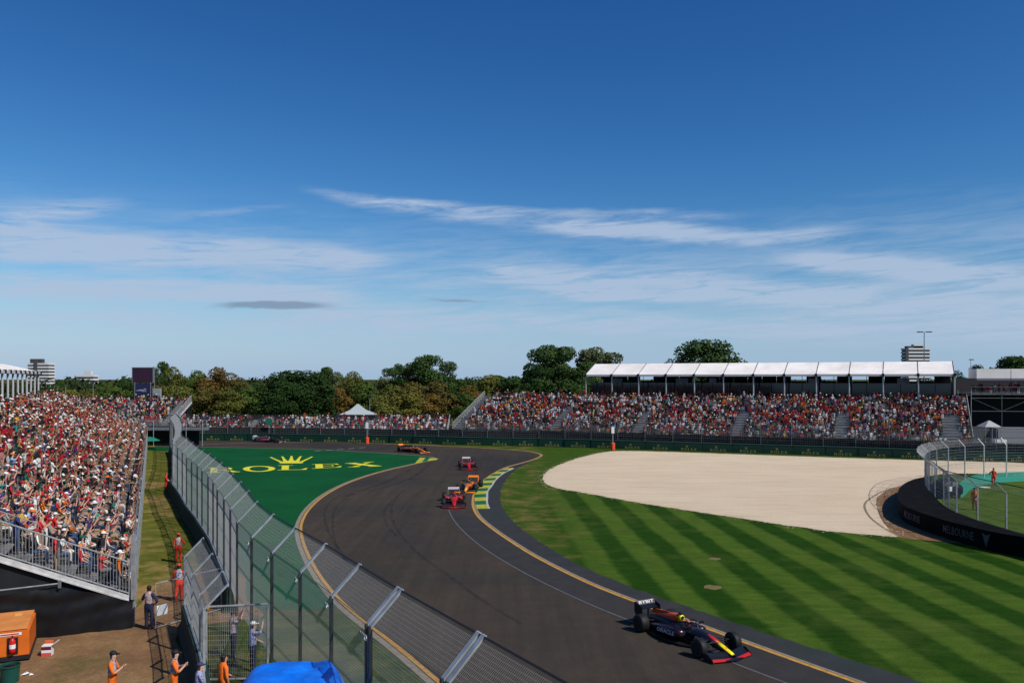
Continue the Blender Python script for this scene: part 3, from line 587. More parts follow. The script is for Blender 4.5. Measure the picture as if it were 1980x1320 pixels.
# ------------------------------------------------------------------ grandstands
SEATS = []      # (position, facing angle, stand id, row, col)
BENCH = mat('bench_plank', (.20, .195, .185), .6, 0, 2, .4); STEP = mat('stand_deck', (.13, .13, .13), .7, 0, 2, .4)
def grandstand(name, P, u, nb, L, rows, rd, rise, z0, label, aisles=(), openside=False, backup=1.2, cat='grandstand', skip=None, spacing=.5, sid=0, rail_front=True, skirt=BBLACK, dens=.96, ends=(True, True)):
    ang = math.atan2(u.y, u.x); root = empty(name, (P.x, P.y, 0), ang, label, cat); fl = 1 if u.cross(nb).z > 0 else -1
    face = math.atan2(-nb.y, -nb.x)
    bm_ = MB().box((L/2, 0, 0), (L, .30, .05)).mesh('bench', BENCH); sm = MB().box((L/2, 0, 0), (L, rd+.02, .10)).mesh('step', STEP); rm = MB().box((L/2, 0, 0), (L, .03, rise-.1)).mesh('riser', STEP)
    for r in range(rows):
        y = fl*(rd*(r+.5)); z = z0+rise*r
        place('step', sm, root, (0, y, z-.05))
        if r: place('riser', rm, root, (0, fl*rd*r, z-rise/2))
        place('bench', bm_, root, (0, fl*(rd*(r+.72)), z+.42))
    H = z0+rise*(rows-1)+.1; D = rd*rows
    MB().box((L/2, fl*.05, (z0-.1)/2), (L, .06, z0-.1)).build('front_skirt', skirt, root)
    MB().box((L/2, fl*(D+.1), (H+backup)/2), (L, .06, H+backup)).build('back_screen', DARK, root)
    for e, x in enumerate((0.02, L-.02)):
        b = MB(); w = .03; b.prism([(fl*.1, 0), (fl*D, 0), (fl*D, H-.2), (fl*.1, z0-.15)], 'x', x-w, x+w); b.build('side_screen', skirt, root) if not (openside and e) else MB().hexa([(x-.1, 0, z0-.25), (x+.1, 0, z0-.25), (x+.1, fl*D, H-.3), (x-.1, fl*D, H-.3), (x-.1, 0, z0), (x+.1, 0, z0), (x+.1, fl*D, H), (x-.1, fl*D, H)]).build('stringer_beam', STEELP, root)
        if ends[e]:
            b = MB(); p0 = Vector((x, 0, z0)); p1 = Vector((x, fl*D, H+.1)); up = Vector((0, 0, 1)); m = int(D/.16)
            b.tube(p0+up*1.2, p1+up*1.2, .05, .05, 5); b.tube(p0+up*.12, p1+up*.12, .05, .05, 5)
            for k in range(m+1): q = p0.lerp(p1, k/m); b.tube(q+up*.12, q+up*1.2, .022, .022, 3, False)
            b.build('side_railing', GALV, root, kind='stuff')
    for (x0, w, sk) in aisles:        # stairs: x at the front, width, skew
        b = MB()
        for r in range(rows*2):
            y = rd*(r+.5)/2; b.box((x0+sk*y, fl*y, z0+rise*r/2+.03), (w, rd/2+.01, .18))
        b.build('aisle_stair', ALU, root)
    if rail_front:
        b = MB(); m = int(L/.14)
        for z in (1.15, .12): b.tube((0, 0, z0+z), (L, 0, z0+z), .028, .028, 5)
        for k in range(m+1): b.tube((L*k/m, 0, z0+.12), (L*k/m, 0, z0+1.15), .009, .009, 3, False)
        b.build('front_railing', GALVD, root, kind='stuff')
    R = Matrix.Rotation(ang, 3, 'Z')
    for r in range(rows):
        n = int(L/spacing)
        for c in range(n):
            x = (c+.5)*spacing+random.uniform(-.09, .09); y = rd*(r+.5)
            if any(abs(x-(x0+sk*y)) < (w/2+.12)*(1 if sid != 1 or x0 < 2 else (.85 if 1 <= r <= 8 else .0 if r > 9 else .5)) for x0, w, sk in aisles): continue
            if skip and skip(x, r): continue
            if random.random() > dens*(1.03-.35*max(0, math.sin(x*.37+r*.9+sid)*math.sin(x*.11-r*.5+2*sid))**2): continue
            wp = R @ Vector((x, fl*(y+random.uniform(-.06, .05)), z0+rise*r))+Vector((P.x, P.y, 0))
            SEATS.append((wp, face, sid, r, c))
    return root
SID_L = 0
left_aisles = [(16, 1.1, 0), (31, 1.1, 0), (46, 1.1, 0), (62, 1.1, 0), (78, 1.1, 0), (95, 1.1, 0)]
def skipL(x, r):
    if x < 1.2 and r >= 1: return random.random() < .78
    if x < 2.4 and r >= 2: return random.random() < .35
    return False
left = grandstand('grandstand', S0, SU, SN, 113, 17, .8, .352, 1.3, 'long packed grandstand filling the left side above the grass path', left_aisles, ends=(False, True), skip=skipL, sid=0, dens=.97, spacing=.5)
# main far stand
RC1 = Vector((13.65, 152.6, 0)); RU = Vector((.905, -.4254, 0)).normalized(); RN = Vector((-RU.y, RU.x, 0))
MS0 = RC1-RU*20.6-RN*13.6
grandstand('grandstand', MS0, RU, RN, 82.2, 16, .8, .36, 1.15, 'large packed grandstand across the gravel trap, in front of the long white roof', [(.9, 1.6, 0), (19.5, 2.2, .02), (34.2, 2.0, .02), (50, 2.0, .02), (65, 2.0, .02), (79.8, 2.4, .0)], sid=1, spacing=.5, dens=.93, backup=-.1)
# low bleacher strip
grandstand('grandstand', Vector((-58, 141.5, 0)), Vector((1, -.018, 0)).normalized(), Vector((.018, 1, 0)).normalized(), 47, 6, .8, .36, .9, 'low bleacher strip full of people behind the far track, below the trees', [(13, 1.2, 0), (33, 1.2, 0)], sid=2, ends=(True, True), dens=.9, spacing=.48)
# far left stand
grandstand('grandstand', Vector((-97, 150, 0)), Vector((1, 0, 0)), Vector((.16, .987, 0)).normalized(), 35.2, 12, .8, .36, 1.8, 'distant grandstand below the dark video screen at the left', [(12, 1.1, 0), (24, 1.1, 0), (33.8, 1.3, 0)], sid=3, openside=True, backup=.2, dens=.93, spacing=.48)
# near end of the left stand: balustrade, beam, corner post, tarp, brace
ns = empty('stand_end_balustrade', S0-SU*.1, 0, 'sloping steel balustrade and pale beam closing the near end of the left stand', 'railing')
b = MB(); p0 = Vector((0, 0, 1.25)); p1 = SN*15+Vector((0, 0, 1.25+15*.44)); up = Vector((0, 0, 1))
hb = SN*.3
MB().hexa([p0-SU*.05-up*.16, p0+SU*.05-up*.16, p1+SU*.05-up*.16, p1-SU*.05-up*.16, p0-SU*.05+up*.08, p0+SU*.05+up*.08, p1+SU*.05+up*.08, p1-SU*.05+up*.08]).build('stringer_beam', STEELP, ns)
MB().hexa([p0-SU*.09-up*.16, p0+SU*.0-up*.16, p1+SU*.0-up*.16, p1-SU*.09-up*.16, p0-SU*.09-up*.10, p0-up*.10, p1-up*.10, p1-SU*.09-up*.10]).build('beam_flange', STEELP, ns)
for z, r in ((1.48, .032), (.17, .028)): MB().tube(p0+up*z, p1+up*z, r, r, 6).build('hand_rail', GALV, ns)
m = int(15/.118)
for k in range(m+1):
    q = p0.lerp(p1, k/m); r = .022 if k % 10 == 0 else .0105; MB().tube(q+up*(.0 if k % 10 == 0 else .17), q+up*1.48, r, r, 5, False).build('baluster', GALV, ns)
MB().box((0, 0, 0), (.16, .16, 2.75)).build('corner_post', GALV, ns, loc=Vector((.12, .16, 2.5)))
fr = empty('front_banister', S0+Vector((.15, .1, 0)), 0, 'grey front railing running away along the lower edge of the left stand', 'railing')
b = MB()
for z in (2.42, 1.4): b.tube(up*z, SU*112+up*z, .03, .03, 5)
b.build('hand_rail', GALV, fr)
b = MB()
for k in range(800): b.tube(SU*(k*.14)+up*1.4, SU*(k*.14)+up*2.42, .010, .010, 3, False)
b.build('baluster_row', GALV, fr, kind='stuff')
for k in range(0, 38): MB().box(tuple(SU*(k*3)+up*1.25), (.08, .08, 2.5)).build('rail_post', GALV, fr)
b = MB()
for k in range(37): a = SU*(k*3+.06); c = SU*(k*3+2.94); b.hexa([a, c, c+SN*.05, a+SN*.05]+[v+up*1.35 for v in (a, c, c+SN*.05, a+SN*.05)])
b.build('skirt_cloth', BLACK, fr)
# second inner balustrade up the aisle
inn = empty('aisle_balustrade', S0+SU*2.2+SN*3.6, 0, 'second sloping handrail beside the near aisle of the left stand', 'railing')
q0 = up*(1.3+3.6*.44); q1 = SN*9+up*(1.3+12.6*.44)
for z in (1.35, .9): MB().tube(q0+up*z, q1+up*z, .026, .026, 6).build('hand_rail', GALV, inn)
for k in range(60): q = q0.lerp(q1, k/59); MB().tube(q+up*.1, q+up*1.35, .02 if k % 12 == 0 else .010, .02 if k % 12 == 0 else .010, 4, False).build('baluster', GALV, inn)
for tt, s0_, ln in ((10.5, 6.2, 5.5), (17.2, 7.5, 4.0)):
    im = empty('aisle_balustrade', S0+SU*tt+SN*s0_, 0, 'short steel handrail rising among the crowd, %s of the left stand' % ('in the lower left part' if tt < 12 else 'farther up the rows'), 'railing')
    q0 = up*(1.3+s0_*.44); q1 = SN*ln+up*(1.3+(s0_+ln)*.44)
    for z in (1.5, .5): MB().tube(q0+up*z, q1+up*z, .03, .03, 6).build('hand_rail', GALV, im)
    for k in range(34): q = q0.lerp(q1, k/33); MB().tube(q+up*.1, q+up*1.5, .014, .014, 4, False).build('baluster', GALV, im)
# black tarp: draped sheet with sag and folds
tarp = empty('black_tarp', S0-SU*.28, 0, 'black tarpaulin drape covering the understructure below the near stand end', 'tarpaulin')
b = MB(); nx, nz = 90, 14; Lt = 11.5; rows_ = []
for i in range(nx+1):
    s = Lt*i/nx-.15
    top = 1.12+.0*s if s < 0 else (1.12+(2.02-1.12)*(s/2.7)**.85 if s < 2.7 else 2.02-.25*math.sin(min(1, (s-2.7)/4)*PI/2)+.05*(s-2.7)*0)
    col = []
    for j in range(nz+1):
        t = j/nz; z = .02+(top-.02)*t
        f = .05*math.sin(s*3.1+z*1.3)*(1-t*.6)+.035*math.sin(z*9-abs(s-2.7)*1.6)*t+.03*math.sin(s*7.3+z*4)
        p = SN*s-SU*(f+.10*(1-t))+Vector((0, 0, z)); col.append(p)
    rows_.append(col)
b.loft(rows_, cap=False, close=False); b.build('drape', BLACK, tarp, True)
MB().prism([(0, 0), (12, 0), (12, 6.2), (0, 1.15)], 'y', -.02, .02).build('void_shade_sheet', DARK, tarp, loc=SU*.9+Vector((0, 0, 0)), rz=math.atan2(SN.y, SN.x))  # dark sheet added to stand in for the shade under the stand
b = MB().tube(SN*2.6-SU*.1+up*2.15, SN*9-SU*.3+up*1.98, .028, .028, 6); b.build('brace_tube', GALV, tarp)
MB().box(tuple(SN*2.55-SU*.12+up*2.12), (.09, .09, .3)).build('tube_coupler', GALVD, tarp)
# ------------------------------------------------------------------ people
def skin_body(name, nodes, edges, mats, sub=1):
    "one continuous skinned surface; nodes: (pos, rx, ry, region)"
    me = bpy.data.meshes.new(name+'_rig'); me.from_pydata([n[0] for n in nodes], edges, []); o = bpy.data.objects.new(name+'_rig', me); COL.objects.link(o)
    o.modifiers.new('s', 'SKIN')
    for i, sv_ in enumerate(me.skin_vertices[0].data): sv_.radius = (nodes[i][1], nodes[i][2]); sv_.use_root = (i == 0)
    o.modifiers.new('u', 'SUBSURF').levels = sub
    dg = bpy.context.evaluated_depsgraph_get(); out = bpy.data.meshes.new_from_object(o.evaluated_get(dg)); out.name = name
    bpy.data.objects.remove(o); bpy.data.meshes.remove(me); out.materials.clear()
    for m in mats: out.materials.append(m)
    P = np.array([n[0] for n in nodes]); A = P[[e[0] for e in edges]]; B = P[[e[1] for e in edges]]
    reg = [nodes[e[1]][3] for e in edges]; rad = np.array([(nodes[e[0]][1]+nodes[e[1]][1])/2 for e in edges])
    c = np.array([p.center[:] for p in out.polygons]); AB = B-A; ll = (AB**2).sum(1)+1e-9
    t = np.clip(((c[:, None]-A)*AB).sum(2)/ll, 0, 1); d = np.linalg.norm(c[:, None]-(A+AB*t[..., None]), axis=2)-rad*.8; k = d.argmin(1)
    idx = [reg[i] for i in k]; hd = next(n[0] for n in nodes if n[3] == 'H')
    def slot(r, p):
        if r == 'H':
            return 3 if (p[1] < hd[1]-.015 or p[2] > hd[2]+.135) else 1
        return {'T': 0, 'A': 0, 'F': 1, 'L': 2, 'S': 3, 'N': 1, 'W': 0, 'V': 4 if len(mats) > 4 else 0}[r]
    out.polygons.foreach_set('material_index', [slot(r, c[i]) for i, r in enumerate(idx)]); out.polygons.foreach_set('use_smooth', [True]*len(idx)); out.update()
    return out
def rig(sit=False, arms=((.24, .10, 1.12, .18, .34, 1.02), (.24, .10, 1.12, .18, .34, 1.02)), lean=0, fingers=False, vest=False, sleeves='T', stride=0, legs='L', low=None, bulk=1.0, ysk=0):
    "arms: per side elbow xyz, wrist xyz (x mirrored) in body coordinates relative to standing"
    hz = .50 if sit else .93; dz = hz-.93; n = []; e = []
    def add(p, rx, ry, r, par=None):
        n.append((p, rx*bulk, ry*bulk, r)); i = len(n)-1
        if par is not None: e.append((par, i))
        return i
    V = 'V' if vest else 'T'
    pel = add((0, 0, hz), .15, .11, 'L'); wa = add((0, lean*.3, 1.10+dz), .135, .105, 'T', pel); ch = add((0, lean*.7, 1.30+dz), .165, .115, V, wa); nb = add((0, lean*.95, 1.45+dz), .075, .07, V, ch)
    nk = add((0, lean+.01, 1.53+dz), .052, .055, 'N', nb); h1 = add((0, lean+.035, 1.60+dz), .072, .085, 'H', nk); h2 = add((0, lean+.03, 1.68+dz), .082, .098, 'H', h1); add((0, lean+.02, 1.745+dz), .055, .07, 'H', h2)
    add((0, lean+.135, 1.655+dz), .014, .02, 'N', h1)
    for s, a in ((1, arms[0]), (-1, arms[1])):
        sh = add((s*.185, lean*.8, 1.405+dz), .065, .062, sleeves, ch if False else nb); el = add((s*a[0], a[1]+lean*.6, a[2]+dz), .042, .042, sleeves, sh); mid = ((s*a[0]+s*a[3])/2, (a[1]+a[4])/2+lean*.6, (a[2]+a[5])/2+dz)
        wr = add((s*a[3], a[4]+lean*.6, a[5]+dz), .028, .024, 'F' if sleeves != 'W' else 'W', el)
        d = (Vector((s*a[3], a[4], a[5]))-Vector((s*a[0], a[1], a[2]))).normalized(); hp = Vector((s*a[3], a[4]+lean*.6, a[5]+dz))
        pm_ = add(tuple(hp+d*.07), .036, .018, 'F', wr)
        if fingers:
            sd = d.cross(Vector((0, 1, 0))); sd = sd.normalized() if sd.length > .1 else Vector((1, 0, 0))
            for k, (o_, l_) in enumerate(((-.03, .06), (-.01, .075), (.01, .07), (.03, .055))):
                f1 = add(tuple(hp+d*(.10+l_*.4)+sd*o_), .010, .010, 'F', pm_); add(tuple(hp+d*(.10+l_)+sd*o_*1.15+Vector((0, .01, 0))), .008, .008, 'F', f1)
            t1 = add(tuple(hp+d*.06-sd*.045), .011, .011, 'F', pm_); add(tuple(hp+d*.095-sd*.065), .009, .009, 'F', t1)
    for s in (1, -1):
        if sit:
            hp = add((s*.10, .04, hz-.0), .088, .085, 'L', pel); kn = add((s*.13, .44, hz+.02), .062, .062, 'L', hp); an = add((s*.12, .42, .10), .042, .045, 'L', kn)
            add((s*.12, .56, .05), .042, .035, 'S', an)
        else:
            st = stride*s; hp = add((s*.10, 0, .86), .088, .09, 'L', pel); kn = add((s*.115, .03+st*.5, .48), .062, .064, 'L', hp); an = add((s*.12, st, .10), .042, .046, 'L', kn); add((s*.125, .13+st, .05), .042, .034, 'S', an)
    return n, e
SHIRT = objcol('shirt_cloth'); CAPM = objcol('cap_cloth', .7)
SKINS = [mat('skin_fair', (.50, .28, .19), .6), mat('skin_tanned', (.40, .20, .12), .6), mat('skin_brown', (.20, .095, .05), .6)]
TROUS = [mat('denim_cloth', (.035, .065, .14), .85), mat('black_trousers', (.015, .015, .017), .85), mat('khaki_cloth', (.28, .20, .12), .85), mat('white_cloth', (.62, .60, .57), .85), mat('grey_cloth', (.12, .12, .125), .85)]
HAIRS = [mat('dark_hair', (.014, .009, .006), .6), mat('brown_hair', (.06, .03, .014), .6), mat('fair_hair', (.25, .16, .07), .6)]
REST = (.23, .10, 1.14, .14, .36, .98); CLAP = (.24, .16, 1.20, .04, .36, 1.34); UP = (.27, .10, 1.62, .20, .16, 1.92); PHONE = (.22, .22, 1.42, .06, .36, 1.68); DOWN = (.25, -.02, 1.14, .24, .06, .88); HIP = (.40, -.06, 1.16, .20, .06, 1.02); UP2 = (.22, .2, 1.5, .10, .22, 1.78)
POSES = {'sitting with hands in the lap': dict(sit=True, arms=(REST, REST)), 'sitting and clapping': dict(sit=True, arms=(CLAP, CLAP)), 'sitting and holding up a phone': dict(sit=True, arms=(PHONE, PHONE)),
         'sitting with one arm raised': dict(sit=True, arms=(UP, REST)), 'standing with both arms raised': dict(arms=(UP, UP)), 'standing and clapping overhead': dict(arms=(UP2, UP2)), 'standing and clapping': dict(arms=(CLAP, CLAP)), 'standing with arms down': dict(arms=(DOWN, DOWN)),
         'standing and holding up a phone': dict(arms=(PHONE, PHONE)), 'sitting and leaning forward': dict(sit=True, lean=.16, arms=(REST, REST))}
BODY = {}
for i, (pn, kw) in enumerate(POSES.items()):
    for v in range(2):
        nd, ed = rig(**kw); BODY[(pn, v)] = (skin_body('body', nd, ed, [SHIRT, SKINS[(i+v) % 3 if (i+v) % 3 < 2 or v else 0], TROUS[(i*2+v*3) % 5], HAIRS[(i+v*2) % 3]], 1), kw.get('sit', False), kw.get('lean', 0))
def cap_mesh(brim, nm):
    b = MB(); rings = []
    for k in range(5):
        ph = k/4*PI/2*.97; rings.append([(math.cos(t*PI/5)*.105*math.cos(ph), math.sin(t*PI/5)*.12*math.cos(ph), .11*math.sin(ph)) for t in range(10)])
    b.loft(rings)
    if brim == 'cap': b.hexa([(-.075, .09, 0), (.075, .09, 0), (.06, .2, -.015), (-.06, .2, -.015), (-.075, .09, .012), (.075, .09, .012), (.06, .2, -.003), (-.06, .2, -.003)])
    else: b.lathe([(.09, -.012), (.20, -.03), (.20, -.018), (.09, .01)], 14)
    return b.mesh(nm, CAPM, True)
CAPS = {'cap': cap_mesh('cap', 'cap'), 'sun hat': cap_mesh('hat', 'sun_hat')}
COLS = {'red': (.42, .012, .018), 'white': (.70, .69, .66), 'black': (.014, .014, .016), 'orange': (.70, .17, .015), 'navy': (.018, .028, .10), 'dark green': (.008, .09, .05), 'grey': (.20, .20, .20), 'pink': (.55, .20, .22), 'yellow': (.65, .42, .03), 'purple': (.075, .02, .16), 'pale blue': (.22, .36, .52), 'beige': (.45, .34, .22), 'teal': (.03, .28, .27), 'maroon': (.10, .010, .02)}
SW = [('red', .17), ('white', .18), ('black', .34), ('orange', .05), ('navy', .08), ('dark green', .045), ('grey', .055), ('pink', .03), ('yellow', .02), ('purple', .02), ('pale blue', .03), ('beige', .03), ('teal', .015), ('maroon', .035)]
CW = [('red', .18), ('white', .30), ('black', .30), ('orange', .03), ('navy', .09), ('dark green', .05), ('beige', .05), ('pink', .03)]
def pick(w):
    r = random.random()*sum(x for _, x in w)
    for k, x in w:
        r -= x
        if r <= 0: return k
    return w[0][0]
SHORT = {'sitting with hands in the lap': 'seated', 'sitting and clapping': 'seated clapping', 'sitting and holding up a phone': 'seated hands raised', 'sitting with one arm raised': 'seated arm raised', 'standing with both arms raised': 'standing arms raised', 'standing and clapping overhead': 'standing clapping overhead', 'standing and clapping': 'standing clapping', 'standing with arms down': 'standing', 'standing and holding up a phone': 'standing hands raised', 'sitting and leaning forward': 'leaning forward'}
ORD = ['', 'front', 'second', 'third', 'fourth', 'fifth', 'sixth', 'seventh', 'eighth', 'ninth', 'tenth', '11th', '12th', '13th', '14th', '15th', '16th', '17th']
def nth(n): return '%d%s' % (n, 'th' if 10 < n % 100 < 14 else {1: 'st', 2: 'nd', 3: 'rd'}.get(n % 10, 'th'))
near = sorted([s for s in SEATS if s[2] == 0 and abs((s[0].x)/s[0].y) < .66 and s[0].y > 8], key=lambda s: s[0].y)
indiv = near[:300]; iset = {id(s) for s in indiv}; rest = [s for s in SEATS if id(s) not in iset]
rowcount = {}
pn_list = list(POSES); pw = [.19, .20, .11, .11, .05, .06, .12, .05, .05, .06]
for s in sorted(indiv, key=lambda s: (s[3], s[4])):
    pos, face, sid, row, colm = s; rowcount[row] = rowcount.get(row, 0)+1; k = rowcount[row]
    pn = random.choices(pn_list, pw)[0]; v = random.randrange(2); me, sit, lean = BODY[(pn, v)]; sc = pick(SW)
    hat = random.choices(['cap', 'sun hat', None], [.52, .16, .32])[0]; cc = pick(CW) if hat else None
    lab = '%s shirt, %s, %s, %s row of left stand, %s from railing' % (sc, ('%s %s' % (cc, hat)) if hat else 'bareheaded', SHORT[pn], ORD[row+1], nth(k)); lab = lab if len(lab.split()) <= 16 else lab.replace(' of left stand', ' left stand')
    r = empty('person', pos, face-PI/2+random.uniform(-.35, .35), lab, 'person', 'spectators seated in the left grandstand')
    sz = random.uniform(.93, 1.06); r.scale = (sz, sz, sz)
    c = COLS[sc]; f = random.uniform(.8, 1.2); place('body', me, r, col=tuple(min(.8, x*f) for x in c))
    if hat: place('cap' if hat == 'cap' else 'sun_hat', CAPS[hat], r, (0, lean+.03, 1.70-(.43 if sit else 0)), col=COLS[cc])
# --- the rest of the crowd: one joined object
def lowpoly():
    out = []
    def tpl(sit, arms, seed):
        P = []; C = []
        def prism(p, q, r0, r1, reg, n=4, fl=1.0):
            b = MB(); b.tube(p, q, r0, r1, n, True, fl)
            for f in b.f: P.append([b.v[i] for i in f]); C.append(reg)
        hz = .5 if sit else .93
        b = MB(); b.loft([[(-.16, -.10, hz-.08), (.16, -.10, hz-.08), (.16, .10, hz-.08), (-.16, .10, hz-.08)], [(-.15, -.09, hz+.2), (.15, -.09, hz+.2), (.15, .10, hz+.2), (-.15, .10, hz+.2)], [(-.21, -.09, hz+.47), (.21, -.09, hz+.47), (.21, .08, hz+.47), (-.21, .08, hz+.47)], [(-.07, -.05, hz+.56), (.07, -.05, hz+.56), (.07, .05, hz+.56), (-.07, .05, hz+.56)]])
        for f in b.f: P.append([b.v[i] for i in f]); C.append(0)
        b = MB(); b.ell((0, .03, hz+.70), (.085, .10, .125), 6, 4)
        for f in b.f: P.append([b.v[i] for i in f]); C.append(1 if sum(b.v[i][2] for i in f)/len(f) < hz+.74 and sum(b.v[i][1] for i in f)/len(f) > -.01 else 3)
        b = MB(); b.lathe([(.17, 0), (.112, .03), (.08, .10), (.02, .13)], 6, c=(0, .03, hz+.73))
        for f in b.f: P.append([b.v[i] for i in f]); C.append(4)
        for s, a in ((1, arms[0]), (-1, arms[1])):
            z = hz-.93; el = (s*a[0], a[1], a[2]+z); wr = (s*a[3], a[4], a[5]+z); prism((s*.2, 0, hz+.44), el, .055, .045, 0, 4); prism(el, wr, .036, .026, 1, 4)
            w = Vector(wr); d = (w-Vector(el)).normalized(); prism(wr, tuple(w+d*.10), .036, .025, 1, 4)
        for s in (1, -1):
            if sit: prism((s*.10, 0, hz), (s*.13, .42, hz+.02), .085, .065, 2); prism((s*.13, .42, hz), (s*.12, .42, .03), .06, .05, 2)
            else: prism((s*.10, 0, hz-.05), (s*.12, .02, .03), .09, .055, 2)
        return P, C
    for sit, arms in ((True, (REST, REST)), (True, (CLAP, CLAP)), (True, (PHONE, PHONE)), (True, (UP, REST)), (False, (UP, UP)), (False, (UP2, UP2)), (False, (CLAP, CLAP)), (False, (DOWN, DOWN)), (False, (PHONE, PHONE)), (True, (REST, REST))):
        P, C = tpl(sit, arms, 0); out.append((P, C))
    return out
TP = []
for P, C in lowpoly():
    V = np.array([v for f in P for v in f]); cnt = np.array([len(f) for f in P]); TP.append((V, cnt, np.array(C)))
def crowd(name, seats, label):
    Vs = []; Cn = []; Cc = []
    skc = np.array([(.46, .23, .13), (.38, .18, .095), (.20, .095, .05)]); trc = np.array([(.035, .065, .14), (.015, .015, .017), (.28, .20, .12), (.6, .58, .55), (.12, .12, .12)]); hrc = np.array([(.015, .01, .007), (.06, .03, .015), (.25, .16, .07)])
    for (pos, face, sid, row, colm) in seats:
        wts = (.36, .17, .05, .06, .03, .05, .10, .05, .02, .11) if sid == 0 else (.38, .16, .03, .04, .01, .02, .08, .15, .01, .12)
        V, cnt, C = TP[random.choices(range(10), wts)[0]]
        a = face-PI/2+random.uniform(-.4, .4); ca, sa = math.cos(a), math.sin(a); s = random.uniform(.92, 1.05) if sid == 0 else random.uniform(.84, .98)
        X = np.empty_like(V); X[:, 0] = (V[:, 0]*ca-V[:, 1]*sa)*s+pos.x; X[:, 1] = (V[:, 0]*sa+V[:, 1]*ca)*s+pos.y; X[:, 2] = V[:, 2]*s+pos.z
        pal = np.empty((5, 3)); hsh = random.Random((int((colm+row*1.7)/7), row//3, sid).__hash__()); dom = hsh.choices(['red', 'black', 'white', 'orange', 'navy', None, None], (5, 4, 3, 1.2, 1.5, 4, 4))[0]; ck = dom if dom and random.random() < .42 else pick(SW); pal[0] = np.array(COLS[ck])*random.uniform(.55, 1.05); pal[1] = random.uniform(.5, .92)*skc[random.choices((0, 1, 2), (.5, .35, .15))[0]]; pal[2] = trc[random.randrange(5)]; pal[3] = hrc[random.choices((0, 1, 2), (.5, .35, .15))[0]]
        pal[4] = COLS[pick(CW)] if random.random() < .62 else pal[3]
        Vs.append(X); Cn.append(cnt); Cc.append(pal[C])
    V = np.concatenate(Vs); cnt = np.concatenate(Cn); C = np.concatenate(Cc)
    me = bpy.data.meshes.new(name); me.vertices.add(len(V)); me.vertices.foreach_set('co', V.astype(np.float32).ravel()); me.loops.add(len(V)); me.loops.foreach_set('vertex_index', np.arange(len(V), dtype=np.int32))
    me.polygons.add(len(cnt)); me.polygons.foreach_set('loop_start', np.concatenate(([0], np.cumsum(cnt)[:-1])).astype(np.int32))
    at = me.attributes.new('cloth', 'FLOAT_COLOR', 'FACE'); at.data.foreach_set('color', np.hstack([C, np.ones((len(C), 1))]).astype(np.float32).ravel())
    me.update(calc_edges=True)
    m = bpy.data.materials.new('crowd_cloth'); m.use_nodes = True; nt = m.node_tree; p = nt.nodes['Principled BSDF']; p.inputs['Roughness'].default_value = .8; p.inputs['Specular IOR Level'].default_value = .2
    av = nt.nodes.new('ShaderNodeAttribute'); av.attribute_name = 'cloth'; nt.links.new(av.outputs['Color'], p.inputs['Base Color']); me.materials.append(m)
    o = place(name, me, kind='stuff'); return tag(o, label, 'crowd')
